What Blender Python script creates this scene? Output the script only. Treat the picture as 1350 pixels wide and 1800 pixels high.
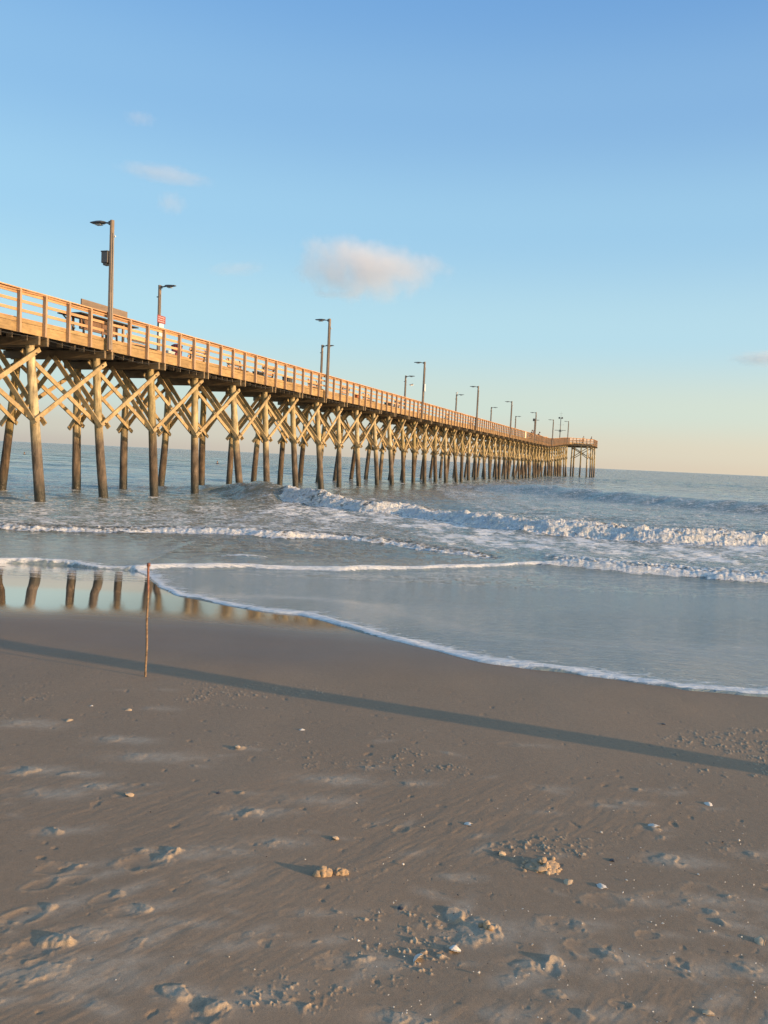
import bpy, math, random
import numpy as np
from mathutils import Vector, Matrix

for _o in list(bpy.data.objects):
    bpy.data.objects.remove(_o, do_unlink=True)
S = bpy.context.scene
COL = S.collection
PI = math.pi
rad = math.radians
RND = random.Random(7)
RNG = np.random.default_rng(11)

# ------------------------------------------------------------------ camera
CAM_Z = 2.25
cam_data = bpy.data.cameras.new('camera')
cam = bpy.data.objects.new('camera', cam_data)
COL.objects.link(cam)
cam_data.sensor_fit = 'VERTICAL'
cam_data.sensor_height = 36.0
cam_data.lens = 28.0
cam_data.clip_start = 0.05
cam_data.clip_end = 30000.0
CAM_R = Matrix.Rotation(rad(90 - 3.84), 3, 'X') @ Matrix.Rotation(rad(2.65), 3, 'Z')
cam.matrix_world = Matrix.Translation((0, 0, CAM_Z)) @ CAM_R.to_4x4()
S.camera = cam

# ------------------------------------------------------------------ sky, sun, exposure
SUN_EL = 10.5
SUN_AZ = 113.8            # clockwise from +Y
world = bpy.data.worlds.new('World')
S.world = world
world.use_nodes = True
wn = world.node_tree
wn.nodes.clear()
sky = wn.nodes.new('ShaderNodeTexSky')
sky.sky_type = 'NISHITA'
sky.sun_disc = False
sky.sun_elevation = rad(SUN_EL)
sky.sun_rotation = rad(SUN_AZ)
sky.altitude = 0
sky.air_density = 1.0
sky.dust_density = 1.2
sky.ozone_density = 2.0
wbg = wn.nodes.new('ShaderNodeBackground')
wbg.inputs['Strength'].default_value = 0.13
wout = wn.nodes.new('ShaderNodeOutputWorld')
EXPO = 0.55


def lin(c):
    c = c / 255.0
    return c / 12.92 if c <= 0.04045 else ((c + 0.055) / 1.055) ** 2.4


# clear evening air: the Nishita sky graded by elevation towards the pale cyan and cream low sky of that evening
_tc = wn.nodes.new('ShaderNodeTexCoord')
_sx = wn.nodes.new('ShaderNodeSeparateXYZ')
wn.links.new(_tc.outputs['Generated'], _sx.inputs[0])


def sky_ramp(stops):
    cr = wn.nodes.new('ShaderNodeValToRGB')
    cr.color_ramp.interpolation = 'EASE'
    els = cr.color_ramp.elements
    while len(els) < len(stops):
        els.new(0.5)
    k = 1.0 / (2 ** EXPO) / wbg.inputs['Strength'].default_value
    cr_k.append(k)
    for e, (deg, c) in zip(els, stops):
        e.position = max(0.0, math.sin(rad(deg)))
        e.color = (lin(c[0]), lin(c[1]), lin(c[2]), 1)
    wn.links.new(_sx.outputs['Z'], cr.inputs[0])
    return cr


cr_k = []
SKY_L = [(0.0, (200, 192, 184)), (1.2, (206, 204, 194)), (4.0, (202, 224, 220)), (9.0, (184, 227, 241)), (16.0, (164, 213, 243)), (23.0, (145, 196, 238)), (30.0, (127, 181, 234)), (60.0, (86, 145, 215))]
SKY_R = [(0.0, (236, 220, 196)), (1.2, (234, 224, 202)), (4.0, (220, 230, 216)), (9.0, (190, 226, 240)), (16.0, (162, 208, 239)), (23.0, (137, 184, 230)), (30.0, (112, 164, 222)), (60.0, (82, 132, 198))]
rL = sky_ramp(SKY_L)
rR = sky_ramp(SKY_R)
side = wn.nodes.new('ShaderNodeMapRange')
side.inputs['From Min'].default_value = -0.5
side.inputs['From Max'].default_value = 0.5
wn.links.new(_sx.outputs['X'], side.inputs['Value'])
mlr = wn.nodes.new('ShaderNodeMix')
mlr.data_type = 'RGBA'
wn.links.new(side.outputs[0], mlr.inputs[0])
wn.links.new(rL.outputs[0], mlr.inputs[6])
wn.links.new(rR.outputs[0], mlr.inputs[7])
gain = wn.nodes.new('ShaderNodeVectorMath')
gain.operation = 'SCALE'
gain.inputs['Scale'].default_value = cr_k[0]
wn.links.new(mlr.outputs[2], gain.inputs[0])
mns = wn.nodes.new('ShaderNodeMix')
mns.data_type = 'RGBA'
mns.inputs[0].default_value = 0.86
wn.links.new(sky.outputs[0], mns.inputs[6])
wn.links.new(gain.outputs[0], mns.inputs[7])
# sky boosted and warmed towards the low sun, behind the viewer, for added fill
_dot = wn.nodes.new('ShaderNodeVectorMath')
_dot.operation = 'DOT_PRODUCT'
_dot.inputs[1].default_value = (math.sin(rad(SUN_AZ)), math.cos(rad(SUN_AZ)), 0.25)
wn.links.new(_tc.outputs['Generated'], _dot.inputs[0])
_sky_fill = wn.nodes.new('ShaderNodeMapRange')
_sky_fill.inputs['From Min'].default_value = 0.10
_sky_fill.inputs['From Max'].default_value = 1.0
_sky_fill.interpolation_type = 'SMOOTHSTEP'
wn.links.new(_dot.outputs['Value'], _sky_fill.inputs['Value'])
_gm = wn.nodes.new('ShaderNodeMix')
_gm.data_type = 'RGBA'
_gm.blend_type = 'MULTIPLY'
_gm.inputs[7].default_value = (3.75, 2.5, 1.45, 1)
wn.links.new(_sky_fill.outputs[0], _gm.inputs[0])
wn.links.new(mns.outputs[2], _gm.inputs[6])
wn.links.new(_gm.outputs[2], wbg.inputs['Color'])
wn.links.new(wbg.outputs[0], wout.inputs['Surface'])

sun_data = bpy.data.lights.new('sun', 'SUN')
sun_data.energy = 4.0
sun_data.angle = rad(0.5)
sun_data.color = (1.0, 0.64, 0.34)
sun = bpy.data.objects.new('sun', sun_data)
COL.objects.link(sun)
SUN_DIR = Vector((math.sin(rad(SUN_AZ)) * math.cos(rad(SUN_EL)), math.cos(rad(SUN_AZ)) * math.cos(rad(SUN_EL)), math.sin(rad(SUN_EL))))
sun.rotation_euler = SUN_DIR.to_track_quat('Z', 'Y').to_euler()
sun.location = SUN_DIR * 50

S.view_settings.view_transform = 'Standard'
S.view_settings.look = 'None'
S.view_settings.gamma = 1.0
S.view_settings.exposure = EXPO
S.render.engine = 'CYCLES'
S.cycles.volume_bounces = 3
S.cycles.max_bounces = 8
S.cycles.use_denoising = True

# ------------------------------------------------------------------ helpers
CAMV = Vector((0, 0, CAM_Z))


def at(x, y, z):
    """a point of the photograph (1350x1800) put down on the level z"""
    d = CAM_R @ Vector((x - 675, 900 - y, -1400.0))
    t = (z - CAM_Z) / d.z
    return CAMV + d * t


def curve(pts, z):
    p = sorted([(at(x, y, z).x, at(x, y, z).y) for x, y in pts])
    return np.array([q[0] for q in p]), np.array([q[1] for q in p])


def smooth(a, b, x):
    t = np.clip((x - a) / (b - a), 0, 1)
    return t * t * (3 - 2 * t)


def curve_fn(xs, ys, s0=0.0, s1=0.0, soft=0.25):
    """single valued line Y = g(X), lightly smoothed, running on straight past its ends; returns g and cos(slope)"""
    gx = np.linspace(xs[0] - 150, xs[-1] + 150, 24000)
    gy = np.interp(gx, xs, ys)
    gy = np.where(gx < xs[0], ys[0] + s0 * (gx - xs[0]), gy)
    gy = np.where(gx > xs[-1], ys[-1] + s1 * (gx - xs[-1]), gy)
    step = gx[1] - gx[0]
    n = max(3, int(soft / step) | 1)
    k = np.hanning(n + 2)[1:-1]
    k /= k.sum()
    gy = np.convolve(np.pad(gy, n // 2, mode='edge'), k, 'valid')
    sl = np.gradient(gy, gx)
    cs = 1 / np.sqrt(1 + sl * sl)
    return (lambda X: np.interp(X, gx, gy)), (lambda X: np.interp(X, gx, cs))


def fft_tile(n, size, lmin, lmax, power=2.0, direction=None, spread=1.0, aniso=None, seed=0):
    """periodic random field (n x n over size metres), unit rms, wavelengths lmin..lmax"""
    rg = np.random.default_rng(seed)
    k = np.fft.fftfreq(n, size / n)
    kx, ky = np.meshgrid(k, k)
    if aniso is not None:
        ang, st = aniso
        c, s = math.cos(ang), math.sin(ang)
        u = kx * c + ky * s
        v = -kx * s + ky * c
        kk = np.hypot(u * st, v)
    else:
        kk = np.hypot(kx, ky)
    kk[0, 0] = 1
    amp = kk ** (-power)
    amp *= 1 / (1 + np.exp((kk - 1 / lmin) * lmin * 6))
    amp *= 1 / (1 + np.exp((1 / lmax - kk) * lmax * 6))
    if direction is not None:
        th = np.arctan2(ky, kx) - direction
        amp *= np.abs(np.cos(th)) ** spread
    amp[0, 0] = 0
    f = np.fft.ifft2(np.fft.fft2(rg.standard_normal((n, n))) * amp).real
    return f / f.std()


def sample(tile, size, X, Y):
    n = tile.shape[0]
    u = (X / size * n) % n
    v = (Y / size * n) % n
    i = np.floor(u).astype(np.int64) % n
    j = np.floor(v).astype(np.int64) % n
    fu = u - np.floor(u)
    fv = v - np.floor(v)
    i1 = (i + 1) % n
    j1 = (j + 1) % n
    return (tile[j, i] * (1 - fu) * (1 - fv) + tile[j, i1] * fu * (1 - fv) + tile[j1, i] * (1 - fu) * fv + tile[j1, i1] * fu * fv)


def polar(angles, radii):
    """grid of points round the camera's foot, and its quads"""
    a, r = np.meshgrid(angles, radii)
    X = (np.sin(a) * r).ravel()
    Y = (np.cos(a) * r).ravel()
    nr, na = len(radii), len(angles)
    idx = np.arange(nr * na).reshape(nr, na)
    q = np.stack([idx[:-1, :-1], idx[:-1, 1:], idx[1:, 1:], idx[1:, :-1]], -1).reshape(-1, 4)
    q = q[:, ::-1]
    return X, Y, q


def grid_mesh(name, X, Y, Z, quads, attrs, mat):
    me = bpy.data.meshes.new(name)
    keep = np.unique(quads)
    remap = np.full(len(X), -1, np.int64)
    remap[keep] = np.arange(len(keep))
    quads = remap[quads]
    co = np.stack([X[keep], Y[keep], Z[keep]], -1).astype(np.float32)
    me.vertices.add(len(co))
    me.vertices.foreach_set('co', co.ravel())
    me.loops.add(quads.size)
    me.loops.foreach_set('vertex_index', quads.ravel().astype(np.int32))
    me.polygons.add(len(quads))
    me.polygons.foreach_set('loop_start', (np.arange(len(quads)) * 4).astype(np.int32))
    me.polygons.foreach_set('use_smooth', np.ones(len(quads), bool))
    me.update(calc_edges=True)
    for k, v in attrs.items():
        a = me.attributes.new(k, 'FLOAT', 'POINT')
        a.data.foreach_set('value', v[keep].astype(np.float32))
    me.materials.append(mat)
    o = bpy.data.objects.new(name, me)
    COL.objects.link(o)
    return o


class MB:
    """collects boxes, beams and round members into one mesh"""

    def __init__(s):
        s.v = []
        s.f = []

    def box(s, x0, x1, y0, y1, z0, z1, z0b=None, z1b=None):
        b = len(s.v)
        z0b = z0 if z0b is None else z0b
        z1b = z1 if z1b is None else z1b
        s.v += [(x0, y0, z0), (x1, y0, z0b), (x1, y1, z0b), (x0, y1, z0), (x0, y0, z1), (x1, y0, z1b), (x1, y1, z1b), (x0, y1, z1)]
        s.f += [tuple(b + i for i in q) for q in ((3, 2, 1, 0), (4, 5, 6, 7), (0, 1, 5, 4), (1, 2, 6, 5), (2, 3, 7, 6), (3, 0, 4, 7))]

    def beam(s, p, q, w, h, up=(0, 0, 1), ch=0.0):
        """a board from p to q, w across, h along 'up'; ch chamfers its long edges"""
        p, q, up = Vector(p), Vector(q), Vector(up)
        d = (q - p).normalized()
        sx = d.cross(up).normalized()
        sy = sx.cross(d).normalized()
        if ch > 0:
            a, c = w / 2, h / 2
            prof = [(-a + ch, -c), (a - ch, -c), (a, -c + ch), (a, c - ch), (a - ch, c), (-a + ch, c), (-a, c - ch), (-a, -c + ch)]
        else:
            prof = [(-w / 2, -h / 2), (w / 2, -h / 2), (w / 2, h / 2), (-w / 2, h / 2)]
        n = len(prof)
        b = len(s.v)
        for e in (p, q):
            for u, v in prof:
                s.v.append(tuple(e + sx * u + sy * v))
        for i in range(n):
            j = (i + 1) % n
            s.f.append((b + i, b + j, b + n + j, b + n + i))
        s.f.append(tuple(b + i for i in reversed(range(n))))
        s.f.append(tuple(b + n + i for i in range(n)))

    def tube(s, pts, radii, n=12, caps=True, wob=0.0, rnd=None):
        b = len(s.v)
        P = [Vector(p) for p in pts]
        for i, p in enumerate(P):
            d = (P[min(i + 1, len(P) - 1)] - P[max(i - 1, 0)]).normalized()
            ref = Vector((1, 0, 0)) if abs(d.x) < 0.9 else Vector((0, 1, 0))
            sx = d.cross(ref).normalized()
            sy = d.cross(sx).normalized()
            for k in range(n):
                t = 2 * PI * k / n
                rr = radii[i] * (1 + (rnd.uniform(-wob, wob) if wob else 0))
                s.v.append(tuple(p + sx * (math.cos(t) * rr) + sy * (math.sin(t) * rr)))
        for i in range(len(P) - 1):
            for k in range(n):
                a0 = b + i * n + k
                a1 = b + i * n + (k + 1) % n
                s.f.append((a0, a0 + n, a1 + n, a1))
        if caps:
            s.f.append(tuple(b + k for k in range(n)))
            s.f.append(tuple(b + (len(P) - 1) * n + k for k in reversed(range(n))))

    def build(s, name, mat, parent=None, smooth_shade=False, bevel=0.0):
        me = bpy.data.meshes.new(name)
        me.from_pydata(s.v, [], s.f)
        me.validate()
        me.update()
        if smooth_shade:
            me.polygons.foreach_set('use_smooth', [True] * len(me.polygons))
        me.materials.append(mat)
        o = bpy.data.objects.new(name, me)
        COL.objects.link(o)
        if parent:
            o.parent = parent
        if bevel:
            m = o.modifiers.new('bevel', 'BEVEL')
            m.width = bevel
            m.segments = 2
            m.limit_method = 'ANGLE'
        return o


def tag(o, label=None, cat=None, group=None, kind=None):
    if label:
        o['label'] = label
    if cat:
        o['category'] = cat
    if group:
        o['group'] = group
    if kind:
        o['kind'] = kind
    return o


def empty(name, loc, rz=0.0, label=None, cat=None, group=None):
    o = bpy.data.objects.new(name, None)
    o.empty_display_size = 0.2
    o.location = loc
    o.rotation_euler = (0, 0, rz)
    COL.objects.link(o)
    return tag(o, label, cat, group)


def skin_body(name, joints, edges, mat, parent=None, sub=2):
    """a continuous body grown round a skeleton: joints = {key: (x, y, z, rx[, ry])}"""
    keys = list(joints)
    me = bpy.data.meshes.new(name)
    me.from_pydata([joints[k][:3] for k in keys], [(keys.index(a), keys.index(b)) for a, b in edges], [])
    me.materials.append(mat)
    o = bpy.data.objects.new(name, me)
    COL.objects.link(o)
    if parent:
        o.parent = parent
    m = o.modifiers.new('skin', 'SKIN')
    m.use_smooth_shade = True
    sv = me.skin_vertices[0].data
    for i, k in enumerate(keys):
        j = joints[k]
        sv[i].radius = (j[3], j[4] if len(j) > 4 else j[3])
    sv[0].use_root = True
    if sub:
        m2 = o.modifiers.new('sub', 'SUBSURF')
        m2.levels = sub
        m2.render_levels = sub
    return o


# ------------------------------------------------------------------ materials
class NT:
    def __init__(s, name):
        s.m = bpy.data.materials.new(name)
        s.m.use_nodes = True
        s.t = s.m.node_tree
        s.t.nodes.clear()
        s.out = s.n('OutputMaterial')

    def n(s, kind, **kw):
        nd = s.t.nodes.new('ShaderNode' + kind)
        for k, v in kw.items():
            if k.startswith('i_'):
                key = k[2:].replace('_', ' ')
                nd.inputs[int(key) if key.isdigit() else key].default_value = v
            else:
                setattr(nd, k, v)
        return nd

    def l(s, a, b):
        s.t.links.new(a, b)

    def math(s, op, a, b=None, clamp=False):
        nd = s.n('Math', operation=op, use_clamp=clamp)
        for i, v in enumerate((a, b)):
            if v is None:
                continue
            if isinstance(v, (int, float)):
                nd.inputs[i].default_value = v
            else:
                s.l(v, nd.inputs[i])
        return nd.outputs[0]

    def mix(s, fac, a, b):
        nd = s.n('Mix', data_type='RGBA')
        for sock, v in ((nd.inputs[0], fac), (nd.inputs[6], a), (nd.inputs[7], b)):
            if isinstance(v, (int, float)):
                sock.default_value = v
            elif isinstance(v, tuple):
                sock.default_value = (*v, 1.0) if len(v) == 3 else v
            else:
                s.l(v, sock)
        return nd.outputs[2]

    def mixf(s, fac, a, b):
        nd = s.n('Mix', data_type='FLOAT')
        for sock, v in ((nd.inputs[0], fac), (nd.inputs[2], a), (nd.inputs[3], b)):
            if isinstance(v, (int, float)):
                sock.default_value = v
            else:
                s.l(v, sock)
        return nd.outputs[0]

    def noise(s, scale, detail=4, rough=0.55, sc=(1, 1, 1), rot=(0, 0, 0), coord='Object', dist=0.0):
        tc = s.n('TexCoord')
        mp = s.n('Mapping')
        mp.inputs['Scale'].default_value = sc
        mp.inputs['Rotation'].default_value = rot
        s.l(tc.outputs[coord], mp.inputs['Vector'])
        nz = s.n('TexNoise')
        nz.inputs['Scale'].default_value = scale
        nz.inputs['Detail'].default_value = detail
        nz.inputs['Roughness'].default_value = rough
        nz.inputs['Distortion'].default_value = dist
        s.l(mp.outputs[0], nz.inputs['Vector'])
        return nz.outputs['Fac']

    def ramp(s, fac, stops, interp='LINEAR'):
        nd = s.n('ValToRGB')
        nd.color_ramp.interpolation = interp
        el = nd.color_ramp.elements
        while len(el) < len(stops):
            el.new(0.5)
        for e, (p, c) in zip(el, stops):
            e.position = p
            e.color = (*c, 1.0) if len(c) == 3 else c
        s.l(fac, nd.inputs[0])
        return nd.outputs[0]

    def attr(s, name):
        nd = s.n('Attribute', attribute_name=name)
        return nd.outputs['Fac']

    def bump(s, h, strength=1.0, dist=0.01, normal=None):
        nd = s.n('Bump')
        nd.inputs['Strength'].default_value = strength
        nd.inputs['Distance'].default_value = dist
        s.l(h, nd.inputs['Height'])
        if normal is not None:
            s.l(normal, nd.inputs['Normal'])
        return nd.outputs[0]

    def principled(s, **kw):
        nd = s.n('BsdfPrincipled')
        for k, v in kw.items():
            sock = nd.inputs[k.replace('_', ' ')]
            if isinstance(v, tuple):
                sock.default_value = (*v, 1.0) if len(v) == 3 and sock.type == 'RGBA' else v
            elif isinstance(v, (int, float)):
                sock.default_value = v
            else:
                s.l(v, sock)
        return nd

    def surface(s, shader):
        s.l(shader.outputs[0], s.out.inputs['Surface'])
        return s.m


def mat_timber(name, light, dark, along=(1, 1, 1), var=0.35, rough=0.85):
    t = NT(name)
    geo = t.n('NewGeometry')
    g = t.noise(9, 5, 0.6, sc=along)
    blot = t.noise(1.3, 3, 0.6)
    f = t.math('MULTIPLY', g, 0.65)
    f = t.math('ADD', f, t.math('MULTIPLY', blot, 0.5))
    c = t.ramp(f, [(0.35, dark), (0.75, light)])
    v = t.n('HueSaturation')
    t.l(c, v.inputs['Color'])
    t.l(t.math('ADD', t.math('MULTIPLY', geo.outputs['Random Per Island'], var), 1 - var * 0.55), v.inputs['Value'])
    b = t.bump(g, 0.5, 0.012)
    return t.surface(t.principled(Base_Color=v.outputs[0], Roughness=rough, Normal=b))


def mat_piling():
    t = NT('piling_wood')
    tc = t.n('TexCoord')
    sp = t.n('SeparateXYZ')
    t.l(tc.outputs['Object'], sp.inputs[0])
    z = sp.outputs['Z']
    info = t.n('ObjectInfo')
    big = t.noise(0.9, 3, 0.6, sc=(1, 1, 0.35))
    grain = t.noise(10, 5, 0.65, sc=(1, 1, 0.12))
    blot = t.noise(3.0, 4, 0.6, sc=(1, 1, 0.6))
    up = t.ramp(t.math('ADD', t.math('MULTIPLY', grain, 0.5), t.math('MULTIPLY', blot, 0.5)),
                [(0.36, (0.15, 0.115, 0.05)), (0.5, (0.38, 0.295, 0.135)), (0.64, (0.58, 0.46, 0.225))])
    low = t.ramp(t.math('ADD', t.math('MULTIPLY', grain, 0.5), t.math('MULTIPLY', blot, 0.5)),
                 [(0.35, (0.040, 0.031, 0.024)), (0.5, (0.108, 0.080, 0.056)), (0.66, (0.22, 0.158, 0.108))])
    zz = t.math('ADD', z, t.math('MULTIPLY', big, -2.4))
    zz = t.math('ADD', zz, t.math('MULTIPLY', info.outputs['Random'], 0.55))
    fac = t.n('MapRange')
    fac.inputs['From Min'].default_value = 1.35
    fac.inputs['From Max'].default_value = 2.3
    t.l(zz, fac.inputs['Value'])
    c = t.mix(fac.outputs[0], low, up)
    wet = t.n('MapRange')
    wet.inputs['From Min'].default_value = 0.95
    wet.inputs['From Max'].default_value = 0.45
    t.l(z, wet.inputs['Value'])
    hv = t.n('HueSaturation')
    t.l(c, hv.inputs['Color'])
    t.l(t.math('ADD', 0.74, t.math('MULTIPLY', info.outputs['Random'], 0.42)), hv.inputs['Value'])
    t.l(t.math('SUBTRACT', 1.05, t.math('MULTIPLY', info.outputs['Random'], 0.3)), hv.inputs['Saturation'])
    c = t.mix(wet.outputs[0], hv.outputs[0], (0.035, 0.032, 0.022))
    rg = t.mixf(wet.outputs[0], 0.85, 0.4)
    barn = t.n('TexVoronoi')
    barn.inputs['Scale'].default_value = 28
    t.l(tc.outputs['Object'], barn.inputs['Vector'])
    bh = t.math('MULTIPLY', barn.outputs['Distance'], t.math('SUBTRACT', 1.0, fac.outputs[0]))
    n1 = t.bump(grain, 0.5, 0.02)
    n2 = t.bump(bh, 0.8, 0.02, n1)
    return t.surface(t.principled(Base_Color=c, Roughness=rg, Normal=n2))


def mat_plain(name, col, rough=0.5, metal=0.0, var=0.12, scale=14):
    t = NT(name)
    n = t.noise(scale, 4, 0.6)
    c = t.mix(n, tuple(x * (1 - var) for x in col), tuple(min(1, x * (1 + var)) for x in col))
    return t.surface(t.principled(Base_Color=c, Roughness=rough, Metallic=metal, Normal=t.bump(n, 0.2, 0.004)))


def mat_sand():
    t = NT('damp_sand')
    wet = t.attr('wet')
    film = t.attr('film')
    crumb = t.attr('crumb')
    grain = t.noise(420, 3, 0.7)
    blot = t.noise(1.1, 5, 0.6, sc=(1, 0.6, 1))
    fine = t.noise(30, 5, 0.65)
    dry = t.ramp(t.math('ADD', t.math('MULTIPLY', blot, 0.5), t.math('MULTIPLY', fine, 0.5)),
                 [(0.3, (0.222, 0.158, 0.103)), (0.7, (0.280, 0.204, 0.136))])
    damp = t.ramp(blot, [(0.3, (0.165, 0.117, 0.080)), (0.7, (0.195, 0.140, 0.096))])
    c = t.mix(wet, dry, damp)
    c = t.mix(t.math('MULTIPLY', crumb, 1.1, True), c, (0.46, 0.345, 0.23))
    c = t.mix(t.math('MULTIPLY', t.math('MULTIPLY', t.attr('scuff'), fine), 1.25, True), c, (0.40, 0.33, 0.25))
    c = t.mix(film, c, (0.10, 0.085, 0.065))
    gs = t.math('MULTIPLY', t.math('SUBTRACT', grain, 0.5), 1.7)
    v = t.n('HueSaturation')
    t.l(c, v.inputs['Color'])
    t.l(t.math('ADD', 1.0, t.math('MULTIPLY', gs, t.math('SUBTRACT', 1.0, film))), v.inputs['Value'])
    rg = t.mixf(wet, 0.75, 0.5)
    rg = t.mixf(film, rg, 0.015)
    nofilm = t.math('SUBTRACT', 1.0, film)
    hb = t.math('MULTIPLY', t.math('ADD', t.math('MULTIPLY', grain, 0.35), fine), nofilm)
    nb = t.bump(hb, 0.5, 0.0035)
    rip = t.noise(2.6, 2, 0.5, sc=(0.5, 2.4, 1))
    n2 = t.bump(t.math('MULTIPLY', rip, t.attr('ripple')), 0.35, 0.02, nb)
    p = t.principled(Base_Color=v.outputs[0], Roughness=rg, Normal=n2)
    t.l(t.mixf(film, t.mixf(wet, 0.2, 0.3), 0.12), p.inputs['Specular IOR Level'])
    t.l(t.math('MULTIPLY', film, t.attr('mirror')), p.inputs['Coat Weight'])
    t.l(t.mixf(film, 0.35, 0.02), p.inputs['Coat Roughness'])
    p.inputs['Coat IOR'].default_value = 1.40
    t.l(n2, p.inputs['Coat Normal'])
    return t.surface(p)


def mat_sea():
    t = NT('sea_water')
    foam = t.attr('foam')
    shal = t.attr('shallow')
    thin = t.attr('thin')
    # foam lace: fine bubbles drawn out along the shore
    a = t.noise(3.2, 5, 0.7, sc=(0.45, 1.3, 1), dist=0.9)
    b = t.noise(13, 4, 0.65, sc=(0.7, 1.5, 1), dist=0.5)
    v = t.n('TexVoronoi', feature='DISTANCE_TO_EDGE')
    tc = t.n('TexCoord')
    mp = t.n('Mapping')
    mp.inputs['Scale'].default_value = (1.0, 2.2, 1)
    t.l(tc.outputs['Object'], mp.inputs['Vector'])
    t.l(mp.outputs[0], v.inputs['Vector'])
    v.inputs['Scale'].default_value = 3.0
    lace = t.math('SUBTRACT', 1.0, t.math('MULTIPLY', v.outputs['Distance'], 5.0), True)
    n = t.math('ADD', t.math('MULTIPLY', a, 0.52), t.math('MULTIPLY', b, 0.36))
    n = t.math('ADD', n, t.math('MULTIPLY', lace, 0.12))
    th = t.math('SUBTRACT', 0.86, t.math('MULTIPLY', foam, 0.66))
    d = t.math('MULTIPLY', t.math('SUBTRACT', n, th), 6.5)
    fm = t.math('ADD', d, 0.5, True)
    deep = t.mix(shal, (0.046, 0.104, 0.106), (0.140, 0.156, 0.130))
    deep = t.mix(thin, deep, (0.250, 0.285, 0.268))
    base = t.mix(fm, deep, t.mix(t.math('MULTIPLY', t.math('SUBTRACT', b, 0.3), 2.2, True), (0.50, 0.51, 0.51), (0.86, 0.84, 0.80)))
    rg = t.mixf(fm, 0.06, 0.9)
    w1 = t.noise(2.0, 4, 0.55, sc=(0.22, 1.0, 1), dist=0.5)
    w2 = t.noise(9.0, 5, 0.65, sc=(0.35, 1.35, 1), dist=0.4)
    w3 = t.noise(0.25, 4, 0.6, sc=(0.2, 1.0, 1), dist=0.3)
    far = t.attr('far')
    n3 = t.bump(t.math('MULTIPLY', w3, far), 1.0, 3.5)
    n1 = t.bump(t.math('MULTIPLY', w1, t.math('SUBTRACT', 1.0, t.math('MULTIPLY', thin, 0.6))), 0.45, 0.17, n3)
    n2 = t.bump(t.math('MULTIPLY', w2, t.mixf(thin, 0.7, 1.2)), 0.9, 0.05, n1)
    pf = t.noise(4.5, 6, 0.62, sc=(0.9, 1.3, 1.6), dist=0.6)
    fb = t.bump(t.math('MULTIPLY', pf, t.math('MULTIPLY', fm, t.attr('puff'))), 1.0, 0.20, n2)
    fb = t.bump(t.math('MULTIPLY', b, fm), 0.6, 0.03, fb)
    p = t.principled(Base_Color=base, Roughness=rg, Normal=fb, IOR=1.33)
    t.l(t.math('MULTIPLY', fm, 0.6), p.inputs['Subsurface Weight'])
    p.inputs['Subsurface Radius'].default_value = (1.0, 1.0, 1.0)
    p.inputs['Subsurface Scale'].default_value = 0.05
    return t.surface(p)


M = {}
M['rail'] = mat_timber('rail_timber', (0.64, 0.40, 0.22), (0.42, 0.24, 0.125), (0.25, 1, 1), 0.3)
M['post'] = mat_timber('post_timber', (0.50, 0.34, 0.215), (0.28, 0.185, 0.12), (1, 1, 0.2), 0.3)
M['fascia'] = mat_timber('fascia_timber', (0.46, 0.32, 0.155), (0.21, 0.135, 0.062), (0.3, 1, 1.2), 0.3)
M['cap'] = mat_timber('shade_toned_cap', (0.28, 0.21, 0.125), (0.11, 0.08, 0.05), (1, 0.3, 1), 0.4)  # caps toned darker: shade on their shore side put into the colour
M['under'] = mat_timber('shade_toned_timber', (0.16, 0.13, 0.095), (0.06, 0.048, 0.036), (0.3, 0.6, 1), 0.5)  # same pier timber darkened: the shade below the deck is painted in
M['brace'] = mat_timber('brace_timber', (0.50, 0.385, 0.21), (0.21, 0.15, 0.08), (0.5, 0.5, 0.5), 0.55)
M['bolt'] = mat_plain('rusty_iron', (0.12, 0.075, 0.05), 0.7, 0.3)
M['pile'] = mat_piling()
M['sand'] = mat_sand()
M['sea'] = mat_sea()
M['lamp_wood'] = mat_timber('lamp_timber', (0.34, 0.265, 0.20), (0.17, 0.135, 0.11), (1, 1, 0.15), 0.2)
M['lamp_metal'] = mat_plain('lamp_metal', (0.10, 0.10, 0.10), 0.45, 0.4)
M['lens'] = mat_plain('lamp_lens', (0.45, 0.45, 0.42), 0.25)
M['grey_box'] = mat_plain('grey_enclosure', (0.09, 0.09, 0.09), 0.5)
M['white'] = mat_plain('white_paint', (0.72, 0.72, 0.70), 0.5)
M['red'] = mat_plain('faded_red', (0.30, 0.075, 0.075), 0.6)
M['black'] = mat_plain('black_rubber', (0.02, 0.02, 0.02), 0.6)

# ------------------------------------------------------------------ profile of the beach
_bt = np.linspace(-400, 2500, 290001)
_bz = np.interp(_bt, [-400, -60, -20, 2.5, 5.0, 8.0, 10.5, 14.3, 16, 20, 40, 90, 400, 2500], [4.0, 3.2, 2.0, 0.73, 0.60, 0.475, 0.325, 0.03, -0.10, -0.32, -1.0, -2.2, -6, -9])
_k = np.hanning(121)
_bz = np.convolve(np.pad(_bz, 60, mode='edge'), _k / _k.sum(), 'valid')


def beach_z(Y):
    return np.interp(Y, _bt, _bz)


def on_sand(x, y, lift=0.0):
    """the point of the beach that the photograph shows at x, y"""
    z = 0.4
    for _ in range(25):
        p = at(x, y, z + lift)
        z = 0.5 * z + 0.5 * float(beach_z(p.y))
    return p


def sand_curve(pts):
    p = sorted([(on_sand(x, y).x, on_sand(x, y).y) for x, y in pts])
    return np.array([q[0] for q in p]), np.array([q[1] for q in p])


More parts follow.
